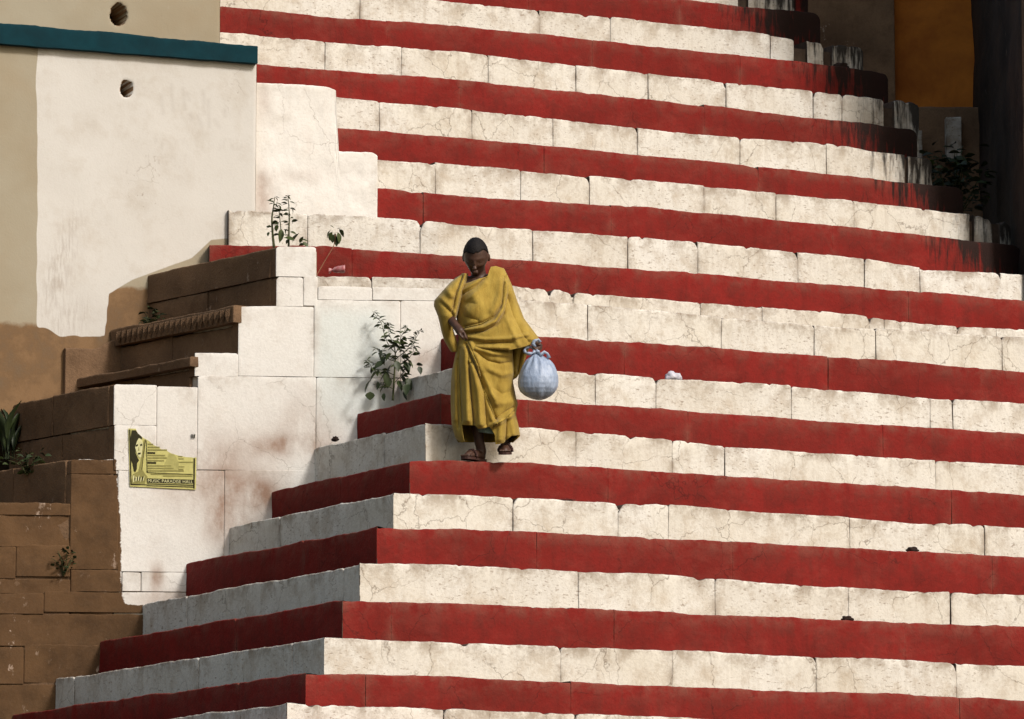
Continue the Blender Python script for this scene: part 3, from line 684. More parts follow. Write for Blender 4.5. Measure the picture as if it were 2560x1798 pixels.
# ------------------------------------------------------------------ buildings on the right, in the shade
M_shade_brown = bare_stone('weathered_brown_plaster', (0.27, 0.16, 0.09), (0.12, 0.07, 0.04), 0.5)
M_orange = plain('orange_limewash', (0.66, 0.21, 0.028), (0.36, 0.10, 0.016), 1.8, 0.9, 1.0)
M_dark = bare_stone('dark_brown_stone', (0.055, 0.032, 0.021), (0.016, 0.010, 0.007), 0.15)  # very dark brown stone for the outer walls of the house
def panel(name, x0, x1, y0, y1, Y, mat, parent, back=0.3, amp=0.01, seed=0.0):
    a, b = at_depth(x0, (y0 + y1) / 2, Y), at_depth(x1, (y0 + y1) / 2, Y)
    zt, zb = at_depth(x0, y0, Y).z, at_depth(x0, y1, Y).z
    return block(name, lambda s: (Vector((a.x + s, Y, 0)), Vector((0, -1, 0))), lambda s: zb, lambda s: zt, 0.0, b.x - a.x, mat, parent, back, res=0.06, amp=amp, r=0.02, seed=seed, zrows=max(4, int((zt - zb) / 0.1)))
sh = thing('temple_wall', at_depth(2300, 640, 42.3), 'shaded temple wall painted orange between brown piers, beyond the stair end', 'wall')
panel('brown_pier', 1960, 2238, -260, 640, 42.3, M_shade_brown, sh, seed=11)
panel('orange_panel', 2236, 2470, -260, 640, 42.45, M_orange, sh, seed=12)
panel('plinth', 2262, 2520, 268, 760, 41.9, M_shade_brown, sh, seed=13)
panel('pilaster', 2366, 2404, 292, 400, 41.75, M_dirtywhite, sh, 0.25, seed=14)
panel('pilaster', 2290, 2306, 326, 430, 41.6, M_dirtywhite, sh, 0.25, seed=15)
HX, HY0, HY1 = 4.145, 38.30, 47.0
hz0, hz1 = at_depth(2560, 900, HY0).z, CAM_Z + 13.5
house = thing('house', (HX + 2.5, 42.5, hz0), 'tall dark weathered house at the right of the stair', 'house')
def hp(s): return Vector((HX, HY1 - s, 0)), Vector((-1, 0, 0))
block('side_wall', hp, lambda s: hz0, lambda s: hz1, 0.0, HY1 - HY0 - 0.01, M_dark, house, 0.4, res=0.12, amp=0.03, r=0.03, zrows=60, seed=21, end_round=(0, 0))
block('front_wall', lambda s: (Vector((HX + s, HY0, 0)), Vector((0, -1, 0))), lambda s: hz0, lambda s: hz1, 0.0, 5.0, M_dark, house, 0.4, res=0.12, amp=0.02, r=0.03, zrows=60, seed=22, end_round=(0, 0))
prism('house_core', [Vector((HX + .2, HY0 + .2, 0)), Vector((HX + 5, HY0 + .2, 0)), Vector((HX + 5, HY1, 0)), Vector((HX + .2, HY1, 0))], hz0, hz1 - 0.1, M_mortar, house)

# ------------------------------------------------------------------ the person
M_skin = plain('dark_brown_skin', (0.075, 0.034, 0.020), (0.05, 0.022, 0.014), 20, 0.5, 0.1, 0.4, 3)
M_hair = plain('black_hair', (0.012, 0.009, 0.009), (0.006, 0.005, 0.005), 60, 0.7, 0.6, 0.2, 3)
def cloth_mat(name, a, b):
    t = NT(name)
    n = t.noise(11.0, 5, 0.68, t.mapping((1.6, 1.0, 0.6))); wv = t.noise(1.0, 2, 0.5, t.mapping((420, 420, 420))); big = t.noise(3.0, 3, 0.5)
    c = t.mix(t.ramp(n, [(0.35, 0.0), (0.7, 1.0)]), a, b)
    c = t.mix(t.math('MULTIPLY', t.math('SUBTRACT', wv, 0.45), 0.8, True), c, tuple(v * 0.5 for v in b))
    m = t.done(c, 0.85, t.bump(t.math('ADD', t.math('MULTIPLY', n, 1.0), t.math('MULTIPLY', wv, 0.12)), 0.7, 0.012), 0.15)
    t.b.inputs['Sheen Weight'].default_value = 0.15
    return m
M_sari = cloth_mat('mustard_yellow_cotton', (0.42, 0.285, 0.055), (0.29, 0.185, 0.030))
M_petti = cloth_mat('pale_teal_petticoat', (0.22, 0.30, 0.26), (0.15, 0.21, 0.18))
M_sandal = plain('worn_brown_sandal', (0.055, 0.022, 0.016), (0.03, 0.012, 0.01), 15, 0.6, 0.2)
nos = on_plane(1190, 1152, PR, N1)
zR = lerp_pts(step_z['R'], (nos - PR).dot(E1))
YB = nos.y + 0.10
def W(x, y, d=0.0): return at_depth(x, y, YB + d)
person = thing('person', W(1205, 1150) , 'person in a mustard yellow sari walking down the steps, carrying a bag', 'person')
PXM = YB / FPX                                              # metres per photograph pixel at the person

def limb(bm, chain):
    for (p, r) in chain:
        bmesh.ops.create_icosphere(bm, subdivisions=3, radius=r, matrix=Matrix.Translation(p))
    for (p, r), (q, s) in zip(chain, chain[1:]):
        d = q - p
        if d.length < 1e-5: continue
        mt = Matrix.Translation((p + q) / 2) @ d.to_track_quat('Z', 'Y').to_matrix().to_4x4()
        bmesh.ops.create_cone(bm, cap_ends=True, segments=20, radius1=r, radius2=s, depth=d.length, matrix=mt)
def ellipsoid(bm, c, rx, ry, rz, rot=None, sub=3):
    m = Matrix.Translation(c) @ (rot.to_4x4() if rot else Matrix.Identity(4)) @ Matrix.Diagonal((rx, ry, rz, 1))
    bmesh.ops.create_icosphere(bm, subdivisions=sub, radius=1.0, matrix=m)

def remeshed(name, bm, voxel, mat, parent, smooth_it=2):
    me = bpy.data.meshes.new('raw'); bm.to_mesh(me); bm.free()
    o = bpy.data.objects.new('raw', me); col.objects.link(o)
    md = o.modifiers.new('r', 'REMESH'); md.mode = 'VOXEL'; md.voxel_size = voxel
    ms = o.modifiers.new('s', 'SMOOTH'); ms.iterations = smooth_it; ms.factor = 0.5
    dg = bpy.context.evaluated_depsgraph_get(); dg.update()
    nm = bpy.data.meshes.new_from_object(o.evaluated_get(dg))
    bpy.data.objects.remove(o); bpy.data.meshes.remove(me)
    nm.name = name; nm.materials.clear(); nm.materials.append(mat)
    nm.polygons.foreach_set('use_smooth', [True] * len(nm.polygons))
    return link(bpy.data.objects.new(name, nm), parent)

# head frame: bowed forward, turned a little towards picture left
HC = W(1190, 642, -0.03)
HR = Matrix.Rotation(R(-6), 3, 'Z') @ Matrix.Rotation(R(33), 3, 'X')   # local: +x picture right, -y forward, +z up
HS = 1.13
def hd(x, y, z): return HC + HR @ Vector((x, y, z)) * HS
def head_shape(d):
    """Radius of the skull in direction d (local, unit)."""
    f = -d.y; u = d.z; s = abs(d.x)
    r = 1.0 / math.sqrt((d.x / 0.074) ** 2 + (d.y / 0.094) ** 2 + (d.z / 0.116) ** 2)
    if u < -0.1: r *= 1 - 0.16 * smooth(-0.1, -0.8, u) * s * 1.2
    if f > 0.2:
        r -= 0.009 * math.exp(-((s - 0.36) / 0.16) ** 2 - ((u - 0.02) / 0.13) ** 2)      # eye sockets
        r += 0.004 * math.exp(-((u - 0.20) / 0.10) ** 2) * smooth(0.5, 0.9, f)             # brow
        r += 0.005 * math.exp(-((s - 0.45) / 0.18) ** 2 - ((u + 0.22) / 0.16) ** 2)       # cheeks
        r -= 0.004 * math.exp(-((s) / 0.4) ** 2 - ((u + 0.50) / 0.05) ** 2)
        r += 0.006 * math.exp(-((s) / 0.25) ** 2 - ((u + 0.86) / 0.16) ** 2)              # chin
    return r
bm = bmesh.new()
g = bmesh.ops.create_icosphere(bm, subdivisions=5, radius=1.0)['verts']
for v in g:
    d = v.co.normalized(); v.co = HC + HR @ (d * head_shape(d) * HS)
ellipsoid(bm, hd(0, -0.094, -0.008), 0.010, 0.012, 0.030, HR)                # nose bridge
ellipsoid(bm, hd(0, -0.106, -0.030), 0.016, 0.015, 0.013, HR)                # nose tip
ellipsoid(bm, hd(0, -0.088, -0.062), 0.024, 0.010, 0.0065, HR)               # lips
ellipsoid(bm, hd(0, -0.086, -0.073), 0.021, 0.010, 0.0065, HR)
for s in (-1, 1):
    ellipsoid(bm, hd(0.030 * s, -0.078, 0.004), 0.014, 0.009, 0.007, HR)     # closed lids, looking down
    ellipsoid(bm, hd(0.077 * s, 0.008, -0.010), 0.010, 0.018, 0.030, HR)     # ears
ell = lambda *a: ellipsoid(bm, *a)
limb(bm, [(hd(0, 0.02, -0.06), 0.052), (W(1198, 694, 0.03), 0.05), (W(1200, 712, 0.03), 0.065)])
# trunk
ell(W(1200, 745, 0.02), 0.155, 0.105, 0.13); ell(W(1202, 810, 0.0), 0.14, 0.115, 0.13); ell(W(1208, 870, 0.01), 0.155, 0.12, 0.11)
SHL, SHR = W(1150, 709, 0.02), W(1240, 700, 0.02)
limb(bm, [(SHL, 0.052), (W(1198, 712, 0.03), 0.06), (SHR, 0.052)])
# picture-left arm comes across to hold the pleats at the waist
EL_, WR_, HA_ = W(1101, 768, -0.02), W(1138, 812, -0.185), W(1150, 828, -0.215)
limb(bm, [(SHL, 0.050), (EL_, 0.041), (WR_, 0.026)])
limb(bm, [(WR_, 0.026), (HA_, 0.030)])
def finger(b, a, pts, r0):
    limb(b, [(p, r0 * (1 - 0.12 * k)) for k, p in enumerate([a] + pts)])
for k in range(4):
    o = W(1153 + k * 1.0, 824 + k * 3.6, -0.222 + 0.004 * k)
    l = (0.9, 1.0, 0.95, 0.75)[k]
    finger(bm, o, [W(1161 + k, 831 + 3.6 * k + 3 * l, -0.236), W(1166 + k * 0.6, 840 + 3.4 * k * l, -0.226), W(1164, 846 + 2.6 * k * l, -0.205)], 0.0088)
finger(bm, W(1144, 824, -0.225), [W(1150, 838, -0.238), W(1158, 847, -0.232)], 0.0105)
# picture-right arm under the cloth, hand closed round the neck of the bag
BAGD = -0.10
EL2, WR2, HA2 = W(1272, 775, 0.01), W(1322, 842, -0.04), W(1341, 858, -0.075)
limb(bm, [(SHR, 0.045), (EL2, 0.036), (WR2, 0.024), (HA2, 0.030)])
for k in range(4):
    a = W(1347 + k * 0.6, 857 + k * 3.4, -0.06)
    finger(bm, a, [W(1354 - k * 0.4, 863 + k * 3.2, -0.085), W(1350 - k, 868 + k * 3.0, -0.118), W(1342 - k, 868 + k * 2.8, -0.122)], 0.0088)
finger(bm, W(1334, 858, -0.10), [W(1333, 868, -0.122), W(1339, 873, -0.128)], 0.0105)
# legs and feet
def foot(b, heel, toe, w=0.040):
    up = Vector((0, 0, 1)); d = (toe - heel).normalized(); sd = d.cross(up).normalized()
    L = (toe - heel).length
    limb(b, [(heel + up * 0.026, 0.028), (heel + d * L * 0.45 + up * 0.028, 0.032), (heel + d * L * 0.74 + up * 0.018, 0.030), (heel + d * L * 0.86 + up * 0.014, 0.022)])
    limb(b, [(heel + d * L * 0.72 + sd * 0.022 + up * 0.015, 0.018), (heel + d * L * 0.72 - sd * 0.022 + up * 0.015, 0.018)])
    for k in range(5):
        q = -0.030 + 0.015 * k
        ln = (1.0, 0.99, 0.96, 0.92, 0.86)[k] if sd.x * 1 > 0 else (0.86, 0.92, 0.96, 0.99, 1.0)[k]
        limb(b, [(heel + d * L * 0.82 + sd * q + up * 0.012, 0.010), (heel + d * L * ln + sd * q * 1.05 + up * 0.010, 0.0085)])
SOLE = 0.016
def on_tread(x, y, d):
    p = W(x, y, d); p.z = zR + 0.004 + SOLE; return p
h1 = W(1204, 1140, 0.02); h1.z = zR + 0.008 + SOLE
t1 = W(1163, 1140, -0.13); t1.z = zR + 0.008 + SOLE
foot(bm, h1, t1)
limb(bm, [(W(1182, 890, 0.0), 0.080), (W(1186, 985, -0.06), 0.058), (W(1190, 1030, -0.02), 0.053), (W(1197, 1100, 0.0), 0.034), (h1 + Vector((0, 0, 0.06)), 0.033), (h1 + Vector((0, 0, 0.02)), 0.028)])
h2 = W(1266, 1128, 0.10); t2 = W(1262, 1131, -0.115)
foot(bm, h2, t2)
limb(bm, [(W(1232, 890, 0.0), 0.080), (W(1244, 985, -0.03), 0.058), (W(1250, 1030, 0.03), 0.052), (W(1264, 1098, 0.08), 0.034), (h2 + Vector((0, 0, 0.03)), 0.029)])
body = remeshed('body', bm, 0.0055, M_skin, person)
# hair: drawn back from the forehead, close to the skull
bm = bmesh.new()
g = bmesh.ops.create_icosphere(bm, subdivisions=5, radius=1.0)['verts']
kill = []
for v in g:
    d = v.co.normalized(); f = -d.y; u = d.z
    line = 0.56 + 0.10 * abs(d.x) - 0.9 * max(0.0, 0.5 - f) + 0.04 * nz(d.x * 6, d.z * 6) + 0.10 * d.x
    if u < line or u < -0.62: kill.append(v)
    v.co = HC + HR @ (d * HS * (head_shape(d) + 0.005 + 0.002 * nz(d.x * 30, d.y * 4, d.z * 4)))
bmesh.ops.delete(bm, geom=kill, context='VERTS')
hair = bm_obj('hair', bm, M_hair, person)
md = hair.modifiers.new('thick', 'SOLIDIFY'); md.thickness = 0.008; md.offset = -1
bm = bmesh.new()
ellipsoid(bm, hd(0.0, 0.105, -0.005), 0.040, 0.030, 0.040, HR)
remeshed('hair_bun', bm, 0.006, M_hair, person)
# sandals
def sandal(heel, toe):
    up = Vector((0, 0, 1)); d = (toe - heel).normalized(); sd = d.cross(up).normalized(); L = (toe - heel).length
    prof = [(-0.13, 0.018), (-0.10, 0.030), (0.1, 0.034), (0.35, 0.031), (0.55, 0.037), (0.78, 0.046), (0.95, 0.043), (1.06, 0.028), (1.10, 0.012)]
    v, f = [], []
    for t, w in prof:
        for q in (-1, 1):
            for zz in (-SOLE, 0.001): v.append(heel + d * L * t + sd * w * q + up * zz)
    for k in range(len(prof) - 1):
        a = k * 4; b = a + 4
        f += [(a, a + 2, b + 2, b), (a + 1, b + 1, b + 3, a + 3), (a, b, b + 1, a + 1), (a + 2, a + 3, b + 3, b + 2)]
    f += [(0, 1, 3, 2), (len(v) - 4, len(v) - 2, len(v) - 1, len(v) - 3)]
    s = mesh_obj('sandal', v, f, M_sandal, person, False)
    bmx = bmesh.new()
    c = heel + d * L * 0.62
    arc = [c + sd * (0.046 * math.cos(a)) + up * (0.002 + 0.052 * math.sin(a)) for a in [math.pi * k / 10 for k in range(11)]]
    for p, q in zip(arc, arc[1:]):
        e = (q - p); mt = Matrix.Translation((p + q) / 2) @ e.to_track_quat('Z', 'Y').to_matrix().to_4x4() @ Matrix.Diagonal((1.0, 1.0, 1.15, 1))
        bmesh.ops.create_cone(bmx, cap_ends=True, segments=8, radius1=0.010, radius2=0.010, depth=e.length, matrix=mt)
    bm_obj('strap', bmx, M_sandal, s)
sandal(h1, t1); sandal(h2, t2)

# cloth: closed drapes given by their left and right outlines, with folds laid along lines
def fold_sum(x, y, folds):
    o = 0.0
    for fd in folds:
        pts, amp, w = fd[:3]
        best, side = 1e9, 0.0
        for a, b in zip(pts, pts[1:]):
            d = seg_d(x, y, *a, *b)
            if d < best: best = d; side = (b[0] - a[0]) * (y - a[1]) - (b[1] - a[1]) * (x - a[0])
        if len(fd) == 4:                                   # a lapped edge: one side lies proud and falls away from the edge
            s = side * (1 if fd[3] == 'L' else -1)
            o += amp * math.exp(-best / w) * (1.0 if s > 0 else max(0.0, 1 - best / 1.2))
        elif best < w * 3:
            o += amp * 1.5 * (math.exp(-(best / (w * 0.85)) ** 2) if amp > 0 else math.exp(-(best / (w * 0.8)) ** 1.25))
    return o
def drape(name, ext, depth, ytop, ybot, folds, mat, parent, N=132, rows=70, expo=2.3, thick=0.004, dc=None, wob=0.003, seed=0.0, a_from=0.0, a_to=2 * math.pi):
    xl_t = [(e[0], e[1]) for e in ext]; xr_t = [(e[0], e[2]) for e in ext]
    df_t = [(e[0], e[1]) for e in depth]; db_t = [(e[0], e[2]) for e in depth]
    dc = dc or [(0, 0.0)]
    verts, faces = [], []
    closed = abs(a_to - a_from - 2 * math.pi) < 1e-6
    for j in range(rows + 1):
        t = j / rows
        for i in range(N if closed else N + 1):
            a = a_from + (a_to - a_from) * i / N
            cu, su = math.cos(a), math.sin(a)                # su > 0 is the side towards the camera
            y = ytop(cu, su) + t * (ybot(cu, su) - ytop(cu, su))
            xl, xr = lerp_pts(xl_t, y), lerp_pts(xr_t, y)
            ex = 2.0 / expo
            cx_ = math.copysign(abs(cu) ** ex, cu); sx_ = math.copysign(abs(su) ** ex, su)
            x = (xl + xr) / 2 + (xr - xl) / 2 * cx_
            d = lerp_pts(dc, y) - sx_ * (lerp_pts(df_t, y) if su > 0 else lerp_pts(db_t, y))
            o = wob * (nz(x * 0.04, y * 0.02, seed) + 0.6 * nz(x * 0.1, y * 0.05, seed + 4))
            if su > 0: o += fold_sum(x, y, folds) * smooth(0.0, 0.35, su)
            else: o += 0.008 * math.sin(a * 14 + y * 0.01)
            verts.append(W(x, y, d - o * (1 if su > 0 else -1)))
    n = N if closed else N + 1
    for j in range(rows):
        for i in range(N):
            a, b = j * n + i, j * n + (i + 1) % n
            faces.append((a, a + n, b + n, b))
    o = mesh_obj(name, verts, faces, mat, parent)
    md = o.modifiers.new('thick', 'SOLIDIFY'); md.thickness = thick; md.offset = -1
    return o
zz2 = lambda p: [(1040 + x / 5.04, 850 + y / 5.04) for x, y in p]
zz1 = lambda p: [(1040 + x / 5.2, 570 + y / 5.2) for x, y in p]
skirt_f = [
 (zz2([(552, 90), (560, 500), (588, 1010)]), 0.024, 9.0, 'R'), (zz2([(672, 260), (700, 700), (735, 1060)]), 0.026, 10.0, 'R'), (zz2([(800, 420), (860, 760), (885, 1090)]), 0.022, 8.0, 'L'),
 (zz2([(660, 60), (780, 330), (850, 600), (1000, 990)]), 0.024, 9.0, 'L'), (zz2([(985, 1085), (1130, 990), (1280, 810)]), 0.022, 14.0, 'R'),
 (zz2([(640, 60), (700, 220), (780, 420), (860, 640), (930, 840), (1000, 1000)]), -0.030, 5.0),
 (zz2([(690, 60), (770, 260), (880, 480), (1010, 800)]), 0.018, 9.0),
 (zz2([(555, 110), (560, 500), (585, 1010)]), -0.020, 3.2), (zz2([(620, 130), (640, 500), (655, 1010)]), 0.020, 9.0),
 (zz2([(672, 300), (700, 700), (735, 1060)]), -0.028, 3.2), (zz2([(720, 330), (790, 700), (815, 1060)]), 0.020, 9.0),
 (zz2([(800, 480), (860, 760), (880, 1080)]), -0.022, 3.4), (zz2([(870, 640), (930, 860), (960, 1000)]), 0.012, 6.0),
 (zz2([(480, 300), (500, 600), (490, 1000)]), 0.012, 7.0), (zz2([(530, 250), (520, 700), (540, 1100)]), -0.014, 4.0), (zz2([(460, 500), (470, 900)]), -0.010, 4),
 (zz2([(740, 140), (900, 260), (1060, 300), (1210, 270)]), -0.014, 5.0), (zz2([(760, 110), (960, 170), (1200, 190)]), 0.014, 6.0), (zz2([(760, 190), (900, 360), (1080, 440), (1215, 420)]), 0.010, 8.0),
 (zz2([(860, 420), (960, 600), (1080, 680), (1220, 640)]), -0.008, 8.0), (zz2([(960, 700), (1090, 800), (1240, 760)]), 0.008, 9.0),
 (zz2([(1000, 1000), (1120, 900), (1260, 830)]), -0.012, 5.0), (zz2([(1010, 1060), (1130, 1000), (1250, 920)]), 0.016, 6.0),
 (zz2([(1140, 1010), (1130, 1200), (1120, 1310)]), -0.016, 4.0), (zz2([(1070, 1050), (1060, 1250)]), 0.014, 9.0), (zz2([(1200, 950), (1230, 1180)]), 0.012, 8.0)]
def skirt_hem(c, s):
    if s < 0: return 1106.0
    return lerp_pts([(-1, 1098), (-0.86, 1107), (-0.74, 1104), (-0.66, 1062), (-0.25, 1064), (-0.18, 1072), (0.0, 1070), (0.10, 1066), (0.22, 1096), (0.35, 1111), (0.62, 1108), (0.70, 1090), (1, 1088)], c)
drape('sari_skirt', [(850, 1147, 1278), (890, 1139, 1281), (930, 1131, 1283), (955, 1129, 1281), (990, 1128, 1288), (1010, 1128, 1293), (1035, 1129, 1288), (1064, 1131, 1295), (1090, 1138, 1299), (1112, 1150, 1275)],
      [(850, 0.175, 0.14), (900, 0.18, 0.16), (980, 0.17, 0.14), (1060, 0.165, 0.12), (1112, 0.15, 0.11)], lambda c, s: 852.0, skirt_hem, skirt_f, M_sari, person, seed=1.0, rows=150, N=420)
drape('petticoat', [(1000, 1180, 1262), (1060, 1190, 1256), (1090, 1200, 1246)], [(1000, 0.14, 0.10), (1100, 0.12, 0.09)], lambda c, s: 1000.0, lambda c, s: 1084.0 + 4 * c if s > 0 else 1080, [], M_petti, person, N=60, rows=14, seed=2.0)
wrap_f = [
 (zz1([(1165, 640), (1140, 880), (1110, 1000), (1010, 1160), (860, 1245), (640, 1300)]), 0.022, 14.0, 'L'), (zz1([(690, 1385), (880, 1360), (1050, 1270)]), 0.016, 8.0, 'L'),
 (zz1([(1150, 640), (1130, 860), (1110, 1000), (1010, 1150), (860, 1230), (640, 1285)]), -0.022, 4.2),
 (zz1([(1175, 700), (1160, 900), (1130, 1060), (1030, 1210), (880, 1290), (650, 1330)]), 0.020, 5.0),
 (zz1([(1190, 880), (1140, 1120), (1040, 1270), (880, 1350), (700, 1380)]), -0.016, 5.0), (zz1([(1100, 700), (1080, 900), (1000, 1080)]), 0.010, 10),
 (zz1([(900, 560), (780, 640), (590, 745)]), -0.012, 3.0), (zz1([(915, 600), (790, 700), (580, 830)]), 0.011, 4.0), (zz1([(900, 650), (760, 780), (580, 890)]), -0.011, 3.5),
 (zz1([(900, 720), (800, 830), (660, 940)]), 0.008, 6.0), (zz1([(760, 900), (820, 1000), (700, 1080)]), 0.028, 24.0), (zz1([(560, 1000), (640, 1150), (800, 1200)]), -0.010, 8.0),
 (zz1([(1220, 760), (1290, 1000), (1400, 1250), (1560, 1420)]), 0.010, 8.0), (zz1([(1190, 900), (1260, 1140), (1380, 1380), (1460, 1480)]), -0.010, 6.0),
 (zz1([(1180, 1180), (1260, 1360), (1330, 1520)]), 0.008, 7.0), (zz1([(680, 1420), (900, 1450), (1200, 1440), (1450, 1390)]), 0.012, 5.0), (zz1([(660, 1480), (900, 1500), (1250, 1490)]), -0.012, 4.0), (zz1([(640, 1530), (900, 1550), (1200, 1560)]), 0.010, 4.0)]
drape('sari_wrap', [(655, 1152, 1246), (668, 1150, 1254), (674, 1148, 1260), (690, 1146, 1268), (712, 1143, 1278), (753, 1141, 1292), (797, 1143, 1309), (830, 1147, 1334), (849, 1148, 1348), (866, 1148, 1340), (880, 1148, 1330)],
      [(655, 0.05, 0.10), (680, 0.09, 0.13), (710, 0.135, 0.14), (750, 0.165, 0.14), (800, 0.195, 0.14), (840, 0.205, 0.15), (880, 0.195, 0.15)],
      lambda c, s: lerp_pts([(-1, 708), (-0.75, 712), (-0.45, 706), (-0.1, 697), (0.15, 690), (0.28, 676), (0.42, 668), (0.7, 666), (1, 672)], c) if s > 0 else lerp_pts([(-1, 706), (0, 690), (1, 672)], c),
      lambda c, s: lerp_pts([(-1, 862), (-0.5, 870), (-0.1, 872), (0.3, 876), (0.7, 866), (1, 850)], c), wrap_f, M_sari, person, seed=5.0, rows=140, N=380, dc=[(650, 0.02), (760, 0.02), (880, 0.0)])
sleeve_f = [(zz1([(640, 600), (560, 850), (500, 1150)]), 0.016, 4.0), (zz1([(600, 640), (510, 880), (470, 1100)]), -0.020, 4.0), (zz1([(400, 800), (470, 880)]), 0.018, 8.0), (zz1([(330, 960), (420, 1060), (490, 1150)]), -0.012, 3.0), (zz1([(300, 900), (420, 1000), (500, 1100)]), 0.012, 4.0), (zz1([(290, 1060), (340, 1250), (360, 1400)]), 0.008, 5.0)]
drape('sari_shawl', [(686, 1156, 1169), (697, 1140, 1167), (710, 1124, 1164), (730, 1106, 1160), (752, 1087, 1154), (765, 1086, 1150), (790, 1096, 1142), (805, 1100, 1133), (825, 1104, 1132), (850, 1111, 1140), (872, 1124, 1146), (884, 1132, 1146)],
      [(686, 0.06, 0.05), (720, 0.13, 0.09), (760, 0.16, 0.10), (790, 0.175, 0.08), (820, 0.13, 0.05), (843, 0.09, 0.02), (884, 0.06, 0.0)], lambda c, s: 684.0, lambda c, s: 880.0, sleeve_f, M_sari, person, seed=8.0, N=90, rows=60)
drape('sari_tail', [(850, 1268, 1330), (880, 1270, 1318), (910, 1272, 1308), (935, 1275, 1297), (952, 1279, 1284)], [(850, 0.03, 0.03), (955, 0.012, 0.012)], lambda c, s: 852.0, lambda c, s: 950.0 - 6 * c,
      [(zz2([(1260, 120), (1250, 400)]), 0.014, 4.0), (zz2([(1330, 120), (1280, 400)]), -0.012, 4.0)], M_sari, person, N=60, rows=30, dc=[(850, 0.06)], seed=9.0)

# ------------------------------------------------------------------ the carrier bag in her hand
tb = NT('pale_blue_plastic'); nb = tb.noise(26.0, 4, 0.6); nb2 = tb.noise(1.0, 3, 0.6, tb.mapping((60, 60, 14)))
M_bag = tb.done(tb.mix(tb.ramp(nb2, [(0.4, 0.0), (0.7, 1.0)]), (0.34, 0.405, 0.53), (0.25, 0.31, 0.43)), 0.42, tb.bump(tb.math('ADD', nb, nb2), 0.6, 0.008), 0.5)
tb.b.inputs['Transmission Weight'].default_value = 0.0
bag = thing('plastic_bag', W(1345, 1000, BAGD), 'full pale blue plastic bag tied in a knot, hanging from the hand', 'bag')
BC = [(868, 1340, 4.0), (880, 1340, 4.5), (886, 1341, 9), (893, 1343, 19), (901, 1345, 29), (912, 1346, 37), (925, 1346, 44), (940, 1346, 49.5), (955, 1345.5, 51.5), (968, 1345, 50), (980, 1345, 44), (990, 1346, 33), (997, 1347, 19), (1001, 1347, 4)]
cxs = [(y, x) for y, x, r in BC]; rs = [(y, r) for y, x, r in BC]
v, f = [], []
N, rows = 96, 64
for j in range(rows + 1):
    y = 868 + (1001 - 868) * j / rows
    for i in range(N):
        a = 2 * math.pi * i / N
        r = lerp_pts(rs, y)
        top = 1 - smooth(885, 945, y)
        wr = 1 + 0.09 * top * math.sin(a * 11 + 1.6 * nz(a * 1.2, 3)) * smooth(872, 900, y) + 0.035 * nz(math.cos(a) * 2.4, math.sin(a) * 2.4, y * 0.03) + 0.012 * nz(math.cos(a) * 5, math.sin(a) * 5, y * 0.05)
        low = smooth(955, 1000, y)
        wr -= 0.10 * low * max(0.0, nz(math.cos(a) * 3, math.sin(a) * 3, 7.0) + 0.15) * 2
        x = lerp_pts(cxs, y) + r * wr * math.cos(a)
        v.append(W(x, y, BAGD - r * wr * math.sin(a) * PXM * 0.92))
for j in range(rows):
    for i in range(N): f.append((j * N + i, (j + 1) * N + i, (j + 1) * N + (i + 1) % N, j * N + (i + 1) % N))
f.append(tuple(rows * N + i for i in range(N))[::-1])
mesh_obj('bag_body', v, f, M_bag, bag)
bm = bmesh.new()
ellipsoid(bm, W(1339, 875, BAGD - 0.012), 0.020, 0.020, 0.014)
ellipsoid(bm, W(1344, 879, BAGD - 0.018), 0.016, 0.014, 0.012)
bm_obj('knot', bm, M_bag, bag)
def ribbon(name, pts, width, parent, mat):
    vv, ff = [], []
    for k, p in enumerate(pts):
        q = pts[min(k + 1, len(pts) - 1)] - pts[max(k - 1, 0)]
        sd = q.cross(Vector((0, 1, 0.3))).normalized()
        w_ = width * (0.75 + 0.25 * math.sin(k * 1.7))
        for s in (-1, 0, 1): vv.append(p + sd * w_ * s + Vector((0, -0.006 * (1 - abs(s)), 0)))
    for k in range(len(pts) - 1):
        for s in range(2): ff.append((k * 3 + s, k * 3 + s + 1, k * 3 + s + 4, k * 3 + s + 3))
    o = mesh_obj(name, vv, ff, mat, parent); m_ = o.modifiers.new('t', 'SOLIDIFY'); m_.thickness = 0.003
    return o
loop = [W(1338 - 14 + 13 * math.cos(a), 876 + 8.5 * math.sin(a), BAGD - 0.02 - 0.015 * math.sin(a)) for a in [2 * math.pi * k / 18 for k in range(19)]]
ribbon('loop', loop, 0.012, bag, M_bag)
ribbon('loop', [W(1344, 880, BAGD - 0.02), W(1352, 888, BAGD - 0.04), W(1361, 880, BAGD - 0.04), W(1368, 884, BAGD - 0.03), W(1373, 896, BAGD - 0.02)], 0.014, bag, M_bag)
ribbon('loop', [W(1338, 868, BAGD - 0.02), W(1332, 860, BAGD - 0.03), W(1336, 852, BAGD - 0.035), W(1346, 849, BAGD - 0.03), W(1350, 856, BAGD - 0.02)], 0.013, bag, M_bag)

